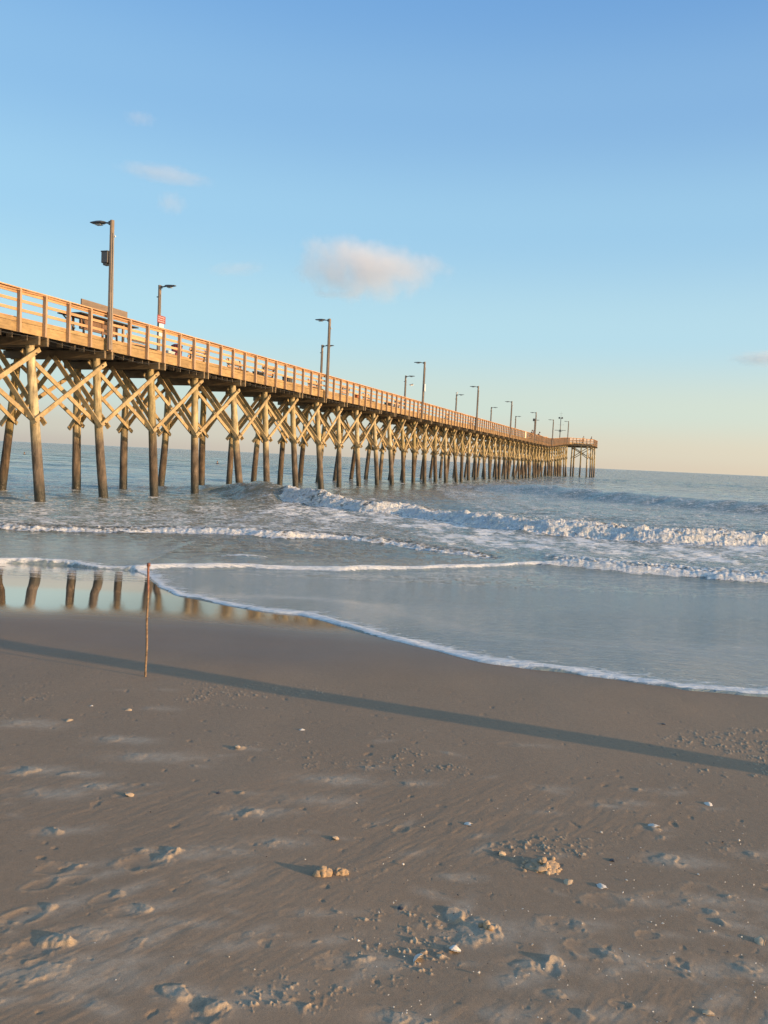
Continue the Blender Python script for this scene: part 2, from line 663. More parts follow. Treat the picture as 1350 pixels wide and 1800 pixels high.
# ------------------------------------------------------------------ shore lines (left to right), as traced on the ground
E1 = sand_curve([(1350, 1222), (1200, 1208), (1000, 1180), (850, 1160), (740, 1135), (675, 1122), (600, 1102), (530, 1082), (460, 1074), (380, 1060),
            (310, 1045), (275, 1032), (258, 1015), (240, 1003), (180, 1000), (130, 995), (60, 992), (0, 990)])
g1, c1 = curve_fn(*E1, s0=0.02, s1=-0.12, soft=0.35)
E2 = curve([(60, 975), (180, 996), (240, 1001), (280, 1000), (470, 1000), (560, 1003), (675, 1003), (800, 1000), (940, 995), (1000, 999), (1090, 1007), (1250, 1020), (1350, 1028)], 0.08)
g2, c2 = curve_fn(*E2, s0=-0.3, s1=-0.25, soft=0.5)
EB = curve([(0, 930), (100, 934), (200, 937), (300, 940), (400, 944), (500, 950), (590, 952), (680, 960), (780, 975), (860, 985), (950, 992)], 0.08)
gB, cB = curve_fn(*EB, s0=0.05, s1=-0.1, soft=0.5)
EC = curve([(380, 868), (430, 872), (470, 880), (520, 888), (560, 893), (640, 903), (700, 906), (760, 915), (850, 928), (950, 940), (1050, 948), (1150, 958), (1250, 962), (1350, 966)], 0.08)
gC, cC = curve_fn(*EC, s0=-0.35, s1=-0.1, soft=1.5)
EM = sand_curve([(0, 1067), (150, 1073), (300, 1083), (450, 1090), (560, 1100), (640, 1104), (760, 1112), (1000, 1130)])
gM, cM = curve_fn(*EM, s0=0.0, s1=-0.4, soft=0.6)

T_soft = fft_tile(512, 8.0, 0.25, 4.0, 2.2, seed=1)
T_fine = fft_tile(1024, 4.0, 0.010, 0.10, 0.9, seed=2)
T_streak = fft_tile(1024, 5.0, 0.014, 0.22, 1.2, aniso=(rad(50), 5.0), seed=3)
T_mask = fft_tile(512, 16.0, 0.3, 5.0, 1.6, seed=4)
T_mask2 = fft_tile(512, 23.0, 0.15, 3.0, 1.3, aniso=(rad(15), 2.5), seed=5)


# lumps and hollows left by feet: x, y in the photograph, size in pixels there, height (m), turn
PRINTS = [(100, 1658, 42, .030, 35), (388, 1768, 48, .034, 30), (298, 1507, 40, .026, 20), (60, 1715, 60, .012, 5), (133, 1522, 32, .018, 15), (80, 1598, 34, .018, 40),
          (250, 1597, 30, .018, 20), (312, 1745, 30, .016, 0), (162, 1540, 26, .012, 30), (210, 1570, 26, .010, 50), (100, 1545, 26, .012, 45), (45, 1352, 26, .016, 10),
          (97, 1461, 24, .015, 15), (230, 1398, 16, .015, 15), (256, 1380, 12, .012, 15), (419, 1317, 14, .015, 0), (424, 1395, 16, .015, 0), (435, 1428, 34, .020, 5),
          (60, 1392, 34, .008, 0), (165, 1381, 26, .008, 0), (200, 1300, 30, .006, 0), (240, 1330, 40, .007, 0), (120, 1358, 26, .006, 0), (245, 1494, 18, .010, 0),
          (296, 1494, 20, .014, 0), (590, 1473, 14, .014, 0), (660, 1447, 14, .010, 40), (712, 1449, 18, .012, 60), (798, 1606, 26, .030, 60), (835, 1636, 60, .012, 10),
          (852, 1627, 18, .018, 0), (968, 1688, 26, .026, 80), (1068, 1673, 36, .018, -20), (930, 1693, 30, .012, 0), (625, 1686, 34, .016, 0), (760, 1792, 20, .030, 80),
          (690, 1786, 34, .012, 0), (1145, 1455, 14, .010, 0), (1240, 1420, 16, .010, 0), (1170, 1512, 30, .008, 0), (1290, 1577, 40, .012, -25), (1210, 1580, 40, .010, 0),
          (1100, 1580, 34, .012, 0), (1015, 1620, 34, .014, 0), (1160, 1640, 20, .012, 0), (1275, 1620, 24, .010, -20), (1330, 1500, 30, .010, 0), (535, 1603, 22, .006, 0),
          (705, 1595, 12, .006, 60), (1245, 1600, 22, .010, -15), (1110, 1765, 18, .012, -10), (975, 1745, 20, .010, 0), (915, 1310, 20, .008, 0), (960, 1385, 18, .010, 0),
          (1120, 1388, 16, .012, 0), (1090, 1410, 20, .010, 0), (640, 1350, 16, .008, 0), (715, 1378, 22, .008, 10), (205, 1213, 12, .004, 0), (285, 1213, 12, .004, 0),
          (265, 1245, 20, .004, 0), (20, 1270, 30, .006, 0), (590, 1600, 16, .006, 0), (150, 1640, 40, .010, 20), (30, 1620, 30, .010, 40), (520, 1405, 40, .005, 0),
          (480, 1480, 30, .006, 0), (560, 1370, 40, .005, 0), (1300, 1700, 40, .010, -15), (1200, 1700, 34, .008, 0), (1030, 1780, 30, .008, 0), (440, 1640, 24, .006, 40)]


def sand_relief(X, Y):
    """height above the smooth beach, in metres, and where it is crumbly"""
    up = smooth(9.2, 6.6, Y)                 # trampled only above the wash
    z = sample(T_soft, 8.0, X, Y) * 0.0035 * (0.25 + 0.75 * up) * smooth(10.5, 8.5, Y)
    st = sample(T_streak, 5.0, X, Y)
    sm = smooth(-0.4, 1.1, sample(T_mask2, 23.0, X * 0.7 + 3, Y * 0.7) + 0.5 - 0.28 * X)
    z += st * 0.00055 * sm * up * smooth(4.6, 3.0, Y)
    # crumbs
    rub = sample(T_mask, 16.0, X + 2.0, Y) * 0.55 + sample(T_mask2, 23.0, X, Y + 4) * 0.55 + 0.30 * np.clip(X, -1.5, 1.5) - 0.25
    right = smooth(0.2, 1.1, rub) * smooth(6.2, 5.0, Y) * smooth(-40, -1.0, X)
    ff = sample(T_fine, 4.0, X, Y)
    clus = smooth(-0.5, 0.9, sample(T_fine, 4.0, X * 0.16 + 1, Y * 0.16) + 0.6 * sample(T_mask, 16.0, X * 2.2, Y * 2.2))
    cr = np.clip(ff - 0.8, 0, 2.2) * right * clus * smooth(8.0, 3.5, Y)
    z += cr * 0.0034 + right * clus * np.clip(sample(T_fine, 4.0, X * 0.45 + 2, Y * 0.45) - 0.9, 0, 1.5) * 0.0045
    crumb = np.clip(cr * 1.3, 0, 1)
    # dimples pushed in between
    z -= np.clip(sample(T_fine, 4.0, X * 0.31 + 1.7, Y * 0.31) - 1.9, 0, 1.2) * 0.0035 * up * smooth(6.5, 5.2, Y)
    rr = random.Random(5)
    extra = []
    for i in range(75):
        yy = 1270 + 530 * rr.random() ** 0.8
        extra.append((rr.uniform(-60, 1410), yy, rr.uniform(10, 24) * (0.4 + 1.1 * (yy - 1200) / 600), rr.uniform(.001, .005), rr.uniform(-40, 50)))
    wob = sample(T_fine, 4.0, X * 0.22, Y * 0.22)
    fw = sample(T_fine, 4.0, X * 0.6, Y * 0.6)
    scuff = np.zeros_like(z)
    hgt = [1.0, 0.7, 0.9, 0.6, 0.85]
    wob2 = sample(T_soft, 8.0, X * 4, Y * 4)
    for i, (px, py, sz, h, ang) in enumerate(PRINTS + extra):
        p = on_sand(px, py)
        dist = (p - CAMV).length
        L = sz / 1400.0 * dist * 0.9
        sel = np.flatnonzero((np.abs(X - p.x) < L * 4) & (np.abs(Y - p.y) < L * 4))
        if len(sel) == 0:
            continue
        dx = X[sel] - p.x
        dy = Y[sel] - p.y
        c, s = math.cos(rad(ang)), math.sin(rad(ang))
        u = (dx * c + dy * s) / L
        v = (-dx * s + dy * c) / (L * 0.62)
        wv = wob[sel] * 0.10 + wob2[sel] * 0.12
        ring = np.hypot(u + 0.9 + wv, v * 0.9 + wv)
        hollow = -np.exp(-(ring / 0.85) ** 4) * 0.55
        rim = np.exp(-((ring - 1.08) / 0.24) ** 2) * 0.30 * np.clip(0.45 + 4.0 * wv + 0.5 * fw[sel], 0, 1.6)
        u2 = u * 1.25 + 0.35 * np.sin(v * 2.2 + i)
        q = np.hypot(u2, v * 0.95) + wv * 2.6 + 0.10 * fw[sel]
        lump = (1 - smooth(0.15, 0.72, q)) * (0.55 + 0.45 * smooth(-0.6, 0.3, u2)) * hgt[i % len(hgt)]
        scuff[sel] = np.maximum(scuff[sel], np.exp(-(np.hypot(u * 0.55 - 0.5, v * 0.9) + wv * 1.5) ** 2) * min(1, sz / 26) * 0.9)
        z[sel] += h * (hollow * 0.30 + rim * 0.25 + lump * (0.75 + 0.2 * wob[sel]))
        crumb[sel] = np.maximum(crumb[sel], np.clip(lump * 0.5 + rim * 0.4, 0, 0.55) * min(1, h / 0.012))
    z += crumb * np.tanh(ff) * 0.0016
    return z, crumb, scuff


def tess(lo, hi, n, lo2, hi2, m):
    a = np.linspace(lo, hi, n)
    return np.unique(np.concatenate([np.linspace(lo2, lo, m)[:-1], a, np.linspace(hi, hi2, m)[1:]]))


ang = tess(rad(-31), rad(31), 1050, rad(-180), rad(180), 90)
radii = [0.15, 0.5, 0.9, 1.3, 1.6]
r_ = 1.8
while r_ < 15.5:
    radii.append(r_)
    r_ += min(max(r_ * r_ / 1500.0, 0.0035), 0.06)
while r_ < 2000:
    radii.append(r_)
    r_ *= 1.06
X, Y, Q = polar(ang, np.array(radii))
Zs = beach_z(Y)
rel, crumb, scuff = sand_relief(X, Y)
near_front = (np.hypot(X, Y) < 16) & (np.abs(np.arctan2(X, Y)) < rad(60))
Zs = Zs + rel * near_front
film = smooth(-1.15, 0.45, (Y - gM(X)) * cM(X) + 0.06 * sample(T_soft, 8.0, X, Y))
film = film * (Y < 40) * (1 - 0.10 * smooth(-4.2, -2.2, X))
wet = np.clip(smooth(5.2, 7.4, Y + 0.5 * sample(T_soft, 8.0, X * 0.5, Y * 0.5)), 0, 1)
Zs = np.where(film > 0.0, Zs * (1 - film) + film * beach_z(Y), Zs)
ripple = smooth(11.0, 13.6, Y) * film + 0.05 * film
mirror = 1.0 - 0.75 * smooth(-4.4, -2.2, X)
beach = grid_mesh('sand_beach', X, Y, Zs, Q, {'wet': wet, 'film': film, 'crumb': crumb, 'ripple': ripple, 'scuff': scuff, 'mirror': mirror}, M['sand'])
tag(beach, 'damp grey brown sand beach with footprints and a mirror-like wet edge', 'beach', kind='structure')

# ------------------------------------------------------------------ the sea
T_w1 = fft_tile(1024, 12.0, 0.10, 0.9, 1.6, direction=PI / 2 + 0.25, spread=3, seed=21)
T_w2 = fft_tile(1024, 48.0, 0.7, 5.0, 1.8, direction=PI / 2 + 0.2, spread=5, seed=22)
T_w3 = fft_tile(512, 420.0, 6.0, 45.0, 1.7, direction=PI / 2 + 0.2, spread=7, seed=23)
T_fo = fft_tile(1024, 10.0, 0.06, 0.55, 1.15, seed=24)
T_fm = fft_tile(512, 30.0, 0.6, 5.0, 1.3, aniso=(0.0, 0.45), seed=25)
n1d = np.convolve(np.random.default_rng(9).standard_normal(4000), np.hanning(9), 'same')
n1d /= n1d.std()


def wob1(X, s, o=0.0):
    return np.interp((X * s + o + 1000) % 3900, np.arange(4000), n1d)


ang = tess(rad(-29.5), rad(29.5), 1250, rad(-88), rad(88), 130)
radii = []
r_ = 6.2
while r_ < 7000:
    radii.append(r_)
    if r_ < 46:
        r_ += min(max(r_ * r_ / 3500.0, 0.02), 0.075)
    elif r_ < 75:
        r_ += 0.075 + (r_ - 46) * 0.02
    else:
        r_ += r_ * r_ / 8500.0
radii.append(16000.0)
X, Y, Q = polar(ang, np.array(radii))
R_ = np.hypot(X, Y)
w1 = sample(T_w1, 12.0, X, Y)
w2 = sample(T_w2, 48.0, X, Y)
w3 = sample(T_w3, 420.0, X, Y)
fo = sample(T_fo, 10.0, X, Y)
fm = sample(T_fm, 30.0, X, Y)
T2_fo = sample(T_fo, 10.0, X * 2.1, Y * 2.1)
d1 = (Y - g1(X)) * c1(X) + 0.020 * wob1(X, 9) + 0.045 * wob1(X, 2.3, 50) + 0.008 * wob1(X, 27, 700)
d2 = (Y - g2(X)) * c2(X) + 0.05 * wob1(X, 5, 200) + 0.03 * wob1(X, 14, 500)
dB = (Y - gB(X)) * cB(X) + 0.12 * wob1(X, 2.2, 300) + 0.05 * wob1(X, 8, 700)
dC = (Y - gC(X)) * cC(X) + 0.22 * wob1(X, 1.1, 900) + 0.10 * wob1(X, 5, 1100)
D_xs = np.array([-200, -20, 4, 8, 14, 17, 22, 60, 200.])
D_ys = np.array([95, 85, 66, 63, 57, 52, 47, 30, 10.])
gD, cD = curve_fn(D_xs, D_ys, soft=8)
dD = (Y - gD(X)) * cD(X)

inner = 1 - smooth(-0.5, 1.5, np.minimum(d2, 1e9)) * (X > -4.4) * 1.0
thin = np.where(X > -4.4, 1 - smooth(0.0, 2.5, d2), 1 - smooth(2.0, 5.0, d1))
fade1 = smooth(60, 25, R_)
fade2 = smooth(320, 120, R_)
fade3 = smooth(1800, 600, R_)
off = smooth(18, 34, Y)
Z = 0.055 + 0.03 * smooth(10, 17, Y) - 0.05 * smooth(18, 50, Y)
amp1 = (0.0030 * thin + (1 - thin) * (0.008 + 0.004 * off)) * fade1
amp2 = (1 - thin) * (0.012 + 0.018 * off * (1 - 0.55 * smooth(40, 60, Y))) * fade2
amp3 = 0.075 * smooth(28, 60, Y) * fade3
Z = Z + w1 * amp1 + w2 * amp2 + w3 * amp3
foam = np.zeros_like(Z)

# second sheet sliding over the first
m2 = smooth(-4.9, -4.2, X)
Z += m2 * 0.035 * smooth(-0.03, 0.10, d2) * (1 + 0.8 * smooth(3.2, 4.4, X))
Z += m2 * 0.040 * np.exp(-((d2 - 0.10) / 0.11) ** 2) * (1 + 0.55 * wob1(X, 3.3, 40)) * (1 - smooth(3, 4, X) * 0.3)
f2w = 0.13 + 0.06 * wob1(X, 2.5, 80)
foam = np.maximum(foam, m2 * 0.95 * np.exp(-(np.clip(np.abs(d2 - 0.09) - f2w * 0.4, 0, 9) / 0.07) ** 2))
m2r = smooth(3.1, 4.1, X)
foam = np.maximum(foam, m2r * smooth(-0.05, 0.05, d2) * np.interp(d2, [0, .5, 1.6, 2.6, 4], [0.92, 0.66, .52, .48, .45]))
Z += m2r * 0.06 * smooth(-0.05, 0.25, d2) * smooth(3.5, 0.4, d2) + m2r * (np.abs(sample(T_fo, 10.0, X * 0.4, Y * 1.2)) * 0.020 + fo * 0.006 - 0.01) * smooth(0, 0.15, d2) * smooth(2.4, 0.6, d2)
# bore on the left
mB = smooth(3.6, 2.0, X)
Z += mB * (0.10 + 0.03 * wob1(X, 1.6, 10)) * (1 - 0.6 * smooth(-4.0, 0.5, X)) * smooth(-0.04, 0.28, dB) * (0.35 + 0.65 * smooth(4.5, 0.3, dB))
tb = smooth(-0.04, 0.10, dB) * smooth(1.5, 0.35, dB)
Z += mB * tb * (np.abs(sample(T_fo, 10.0, X * 0.3, Y * 1.0)) * 0.022 + fo * 0.006 - 0.01)
foam = np.maximum(foam, mB * smooth(-0.06, 0.03, dB) * np.interp(dB + 0.12 * fm, [0, .35, .7, 1.6, 3.5, 8, 16], [0.90, .72, .56, .51, .50, .48, .40]) * (1 - 0.14 * smooth(-3.0, 0.5, X)) + 0.05 * wob1(X, 2.0, 1500) * (dB < 1))
# little curl between the lines
gF = (Y - (at(425, 982, .1).y + 0.10 * (X - at(425, 982, .1).x)))
mF = np.exp(-((X - at(425, 982, .1).x) / 0.55) ** 2)
Z += mF * 0.06 * np.exp(-((gF - 0.1) / 0.25) ** 2)
foam = np.maximum(foam, mF * 0.75 * np.exp(-((gF - 0.05) / 0.16) ** 2))
# breaker
brk = smooth(-5.1, -4.3, X)
Hc = np.interp(X, [-20, -5, -3.6, -1.5, 0.5, 2.5, 5, 8, 12, 20, 60], [.5, .52, .48, .35, .25, .28, .38, .34, .28, .25, .25]) * (1 + 0.14 * wob1(X, 0.9, 60) + 0.10 * wob1(X, 3.1, 400))
Hc = Hc * (brk + (1 - brk) * 0.95 * smooth(-13, -6, X))
prof = smooth(-0.05, 0.75, dC) * np.where(dC < 0.75, 1.0, np.exp(-np.clip(dC - 0.75, 0, 60) / 2.3))
prof_u = smooth(-1.6, 0.9, dC) * np.where(dC < 0.9, 1.0, np.exp(-np.clip(dC - 0.9, 0, 60) / 1.8))
Z += Hc * (prof * brk + prof_u * (1 - brk))
bfo = brk * smooth(-0.12, 0.05, dC) * smooth(2.6, 1.1, dC)
Z += bfo * (np.abs(sample(T_fo, 10.0, X * 0.16 + 3, Y * 0.5)) * 0.060 + np.abs(sample(T_fo, 10.0, X * 0.5, Y * 1.9)) * 0.016 + T2_fo * 0.006 - 0.03)
foam = np.maximum(foam, brk * (1.04 + 0.06 * wob1(X, 1.9, 2200)) * smooth(-0.14, 0.0, dC) * np.interp(dC + 0.25 * fm + 0.1 * fo, [0, 1.0, 1.5, 2.4, 5], [.96, .78, .54, .40, .24]))
foam = np.maximum(foam, brk * smooth(-9, -3, dC) * (dC < 0.1) * (0.57 + 0.05 * fm) * smooth(0.0, 2.0, np.where(X > 3, d2, dB)))
foam = np.maximum(foam, (1 - brk) * smooth(-9.5, -8, dC + 0) * 0.0)
# streaks in the trough, sea side of the bore, and faint streaks off shore
foam = foam + 0.035 * fm * (foam > 0.2) * (foam < 0.7)
foam = np.maximum(foam, 0.20 * smooth(60, 40, Y) * smooth(24, 28, Y) * (1 + 0.5 * fm))
# unbroken swell farther out
HD = 0.50 * smooth(1, 12, X) + 0.10
pd = smooth(-2.6, 0.8, dD) * np.where(dD < 0.8, 1, np.exp(-np.clip(dD - 0.8, 0, 80) / 3.0))
Z += HD * pd
for yy, hh, wd, sl in ((84, .34, 3.2, -.10), (112, .32, 4, -.05), (150, .35, 5, -.12), (215, .4, 7, -.06), (56, .16, 2.0, .10), (37, .13, 1.5, -.3)):
    dd = Y - yy - sl * X + 1.5 * wob1(X, 0.06, yy)
    Z += hh * np.exp(-np.where(dd < 0, dd / wd, dd / (wd * 2)) ** 2) * (0.6 + 0.35 * wob1(X, 0.04, yy * 3))

# edge of the first sheet, lying on the sand
zs = beach_z(Y)
film_th = 0.010 + 0.012 * smooth(0, 1.5, d1)
zin = np.maximum(Z, zs + film_th)
lip = (0.012 + 0.006 * wob1(X, 4, 33) + 0.004 * wob1(X, 15, 73)) * np.exp(-((d1 - 0.075) / 0.062) ** 2) * (1 + 0.7 * smooth(-4.2, -4.6, X))
zin = zin + lip
Z = np.where(d1 > 0, zin, zs + (zin - zs) * smooth(-0.06, 0.0, d1) - 0.05 * smooth(0, -0.08, d1))
lw = 0.10 + 0.07 * wob1(X, 3, 600) + 0.05 * wob1(X, 11, 900)
foam = np.maximum(foam, np.exp(-(np.clip(np.abs(d1 - 0.06) - lw * 0.35, 0, 9) / 0.05) ** 2) * 0.88)
foam = np.maximum(foam, smooth(-0.02, 0.03, d1) * np.interp(d1, [0, .2, .5, 3], [.85, .50, .26, .05]))
foam = np.clip(foam, 0, 1)
puff = np.clip(np.maximum(np.maximum(bfo, 0.7 * mB * tb), 0.5 * m2r * smooth(-0.05, 0.1, d2) * smooth(1.2, 0.3, d2)), 0, 1)
shallow = smooth(140, 55, Y)
farw = smooth(45, 130, R_)
keepq = (d1[Q].max(axis=1) > -0.10)
sea = grid_mesh('sea_water', X, Y, Z, Q[keepq], {'foam': foam, 'shallow': shallow, 'thin': thin, 'far': farw, 'puff': puff}, M['sea'])
tag(sea, 'green blue sea with white breakers and foam edged swash', 'sea', kind='structure')


def sea_level(x, y):
    return 0.02

# ------------------------------------------------------------------ the pier
P0 = Vector((-12.44, 28.63, 0))
P_AZ = 19.4
PIER_RZ = rad(90 - P_AZ)
PA = Vector((math.sin(rad(P_AZ)), math.cos(rad(P_AZ)), 0))
PW = Vector((-math.cos(rad(P_AZ)), math.sin(rad(P_AZ)), 0))
BAY = 3.54
POST = BAY / 3.0
RAMP0, RAMP1, RISE = 128.0, 161.0, 1.40
A_START = -5 * BAY
A_END = 178.0
WIDE = 5.0


def rise(a):
    t = min(1.0, max(0.0, (a - RAMP0) / (RAMP1 - RAMP0)))
    return RISE * (t * t * (3 - 2 * t) * 0.4 + t * 0.6)


def on_pier(a, w, z):
    return P0 + PA * a + PW * w + Vector((0, 0, z + rise(a)))


pier = empty('fishing_pier', P0, PIER_RZ, 'long weathered timber fishing pier on cross braced pilings running out over the sea', 'pier')
jit = random.Random(3)

# bents: (a, [w of the pile tops])
bents = [(k * BAY, [(0.55, -1), (4.5, 1)]) for k in range(-3, 46)]
head = [(162.0, [(-4.0, -1), (-2.6, 0), (0.55, 0), (4.5, 0), (8.6, 1)]), (167.2, [(-4.3, -1), (-0.6, 0), (4.5, 0), (9.3, 1)]),
        (172.4, [(-4.3, -1), (0.55, 0), (4.5, 0), (9.3, 1)]), (177.4, [(-4.3, -1), (0.55, 0), (4.5, 0), (9.3, 1)])]
piles = []
for a, ws in bents + head:
    for w, out in ws:
        lean = out * (jit.uniform(0.12, 0.62) if a < 160 else 0.15)
        piles.append((a, w, out, lean, jit.uniform(-0.18, 0.18)))
LEAN0 = {(0, -1): .62, (1, -1): .42, (2, -1): .5, (3, -1): .3, (4, -1): .6, (0, 1): .5, (1, 1): .9, (2, 1): -.05, (3, 1): .05, (4, 1): .45, (5, 1): .1}
pile_at = {}
pl2 = []
for a, w, out, lean, da in piles:
    k = round(a / BAY)
    if a < 160 and (k, out) in LEAN0:
        lean = out * LEAN0[(k, out)]
    pl2.append((a, w, out, lean, da))
    if a < 160:
        pile_at[(k, out)] = (a, w, lean, da)


def pile_point(k, out, z):
    a, w, lean, da = pile_at[(k, out)]
    t = (5.9 - z) / 5.9
    return a + da * t, w + lean * t


def pile_mesh(mb, a, w, lean, da, seed):
    rg = random.Random(seed)
    top = 5.93 + rise(a)
    bot = -2.6
    zs_ = [top, top - 0.04, 5.0, 4.2, 3.4, 2.6, 1.8, 1.2, 0.6, 0.2, -0.4, bot]
    pts, rr = [], []
    bx, by = rg.uniform(-.05, .05), rg.uniform(-.05, .05)
    r0 = rg.uniform(0.138, 0.160)
    for z in zs_:
        t = (5.9 - z) / 5.9
        bow = math.sin(min(1, max(0, t)) * PI)
        pts.append((a + da * t + bx * bow, w + lean * t + by * bow, z))
        rr.append((r0 + 0.042 * t) * (0.93 if z == top else 1))
    mb.tube(pts, rr, 18, True, 0.02, rg)


order = sorted(range(len(pl2)), key=lambda i: (pl2[i][0] < -BAY * 1.5, pl2[i][0]))
rest = MB()
n_ind = 0
for n_, i in enumerate(order):
    a, w, out, lean, da = pl2[i]
    if n_ind < 99:
        mb = MB()
        pile_mesh(mb, a, w, lean, da, i)
        mb.build('piling', M['pile'], pier, True)
        n_ind += 1
    else:
        pile_mesh(rest, a, w, lean, da, i)
tag(rest.build('far_pilings', M['pile'], pier, True), kind='stuff')

# caps: a pair of beams over each bent
for a, ws in bents + head:
    mb = MB()
    y0, y1 = (-0.06, 5.06) if a < 160 else (ws[0][0] - 0.6, ws[-1][0] + 0.6)
    zz = rise(a)
    for s_ in (-1, 1):
        mb.beam((a + s_ * 0.20, y0 + jit.uniform(-.05, .02), 5.84 + zz), (a + s_ * 0.20, y1, 5.84 + zz), 0.09, 0.31, ch=0.006)
    mb.build('pile_cap', M['cap'], pier)

# zigzag bracing along both rows, inverted V bracing across
BW, BT = 0.168, 0.065
br_list = []


def brace(p, q, w=BT, h=BW, ext=(0.28, 0.28)):
    p, q = Vector(p), Vector(q)
    d = (q - p).normalized()
    br_list.append((p - d * ext[0], q + d * ext[1], w, h))


for k in range(-3, 45):
    for out in (-1, 1):
        for kind in (0, 1):
            zl, zh = 3.12 + jit.uniform(-.06, .06), 5.42 + jit.uniform(-.08, .05)
            k0, k1 = k, k + 1
            if kind == 0:      # rises seaward, outside the piles
                off = 0.235 * out
                a0, w0 = pile_point(k0, out, zl)
                a1, w1 = pile_point(k1, out, zh)
                ro = rise(k0 * BAY) * 0.8, rise(k1 * BAY)
                brace((a0, w0 + off, zl + ro[0]), (a1, w1 + off, zh + ro[1]), ext=(0.25 + jit.uniform(-.08, .1), 0.3 + jit.uniform(-.08, .12)))
            else:              # falls seaward, inside the piles
                off = -0.235 * out
                a0, w0 = pile_point(k0, out, zh)
                a1, w1 = pile_point(k1, out, zl)
                ro = rise(k0 * BAY), rise(k1 * BAY) * 0.8
                brace((a0, w0 + off, zh + ro[0]), (a1, w1 + off, zl + ro[1]), ext=(0.22 + jit.uniform(-.08, .1), 0.26 + jit.uniform(-.1, .1)))
for k in range(-3, 46):
    zz = rise(k * BAY)
    for out in (-1, 1):
        zl = 3.28 + jit.uniform(-.08, .08)
        a0, w0 = pile_point(k, out, zl)
        wt = 2.5 + out * 0.12
        for s_ in (-1, 1):
            brace((a0 + s_ * 0.24, w0, zl + zz * 0.8), (k * BAY + s_ * 0.27, wt, 5.70 + zz), w=BT, h=0.19, ext=(0.42, 0.05))
for (a0, w0), (a1, w1) in (((162, -4.0), (162, -0.6)), ((162, -0.6), (162, -4.0)), ((162, 0.55), (162, 4.5)), ((162, -4.0), (167.2, -4.3)), ((167.2, -4.3), (162, -4.0)),
                           ((167.2, -4.3), (167.2, -0.6)), ((167.2, -0.6), (167.2, -4.3)), ((167.2, -4.3), (172.4, -4.3)), ((172.4, -4.3), (167.2, -4.3)), ((172.4, -4.3), (172.4, 0.55))):
    dv = Vector((a1 - a0, w1 - w0, 0)).normalized().cross(Vector((0, 0, 1))) * 0.22
    brace((a0 + dv.x, w0 + dv.y, 4.4), (a1 + dv.x, w1 + dv.y, 6.75))
mid = Vector((-12.0, 0, 3))
br_list.sort(key=lambda b: abs(((b[0] + b[1]) / 2).x - 3))
rest = MB()
for i, (p, q, w, h) in enumerate(br_list):
    mb = MB() if i < 99 else rest
    mb.beam(p, q, w, h, ch=0.006)
    if i < 99:
        o = mb.build('cross_brace', M['brace'], pier)
tag(rest.build('far_cross_braces', M['brace'], pier), kind='stuff')
# bolts with washers where braces meet the near piles
mb = MB()
for k in range(-3, 30):
    for out in (-1, 1):
        for z, o_ in ((3.14, -1), (3.14, 1), (5.42, -1), (5.42, 1)):
            a0, w0 = pile_point(k, out, z)
            w1_ = w0 + out * o_ * -1 * 0.275
            zz = rise(k * BAY)
            d_ = 0.035 if w1_ > w0 else -0.035
            mb.tube([(a0, w1_ - d_, z + zz), (a0, w1_ + d_ * 0.6, z + zz)], [0.035, 0.035], 8)
            mb.tube([(a0, w1_, z + zz), (a0, w1_ + d_ * 2.2, z + zz)], [0.014, 0.014], 6)
tag(mb.build('brace_bolts', M['bolt'], pier), kind='stuff')

# stringers under the deck, joint blocks, planks
n_bay = int((RAMP1 - A_START) / BAY)
mb = MB()
for w in (0.75, 1.45, 2.15, 2.85, 3.55, 4.25):
    for k in range(-5, 46):
        a0, a1 = k * BAY, (k + 1) * BAY
        if a1 > 164:
            continue
        mb.beam((a0, w + (k % 2) * 0.08, 6.145 + rise(a0)), (a1 + 0.25, w + (k % 2) * 0.08, 6.145 + rise(a1)), 0.075, 0.28)
for w in np.arange(-4.6, 9.7, 0.7):
    mb.beam((162, w, 6.145 + RISE), (177.9, w, 6.145 + RISE), 0.075, 0.28)
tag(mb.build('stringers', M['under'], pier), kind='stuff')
mb = MB()
a = A_START
while a < 163:
    x0 = a + jit.uniform(-.12, .12)
    mb.box(x0, x0 + 0.04, 0.16, 0.40, 5.80 + rise(a), 5.995 + rise(a))
    a += 0.59
a = A_START
while a < 163:
    mb.box(a, a + 0.05, 0.14, 4.86, 6.02 + rise(a), 6.25 + rise(a))
    a += 1.18
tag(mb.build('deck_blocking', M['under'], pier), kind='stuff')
mb = MB()


def head_edge(a):
    """near and far edge of the deck at a"""
    if a < 161:
        return 0.075, WIDE - 0.075
    t = min(1, (a - 161) / 6.0)
    return 0.075 - 4.75 * t, WIDE - 0.075 + 4.75 * t


a = A_START
while a < A_END:
    y0, y1 = head_edge(a + 0.07)
    if a < 161:
        y0, y1 = 0.075, 4.925
    jz = jit.uniform(-.004, .004)
    mb.box(a, a + 0.138, y0, y1, 6.300 + rise(a) + jz, 6.342 + rise(a) + jz, 6.300 + rise(a + .138) + jz, 6.342 + rise(a + .138) + jz)
    a += 0.145
tag(mb.build('deck_planks', M['under'], pier))


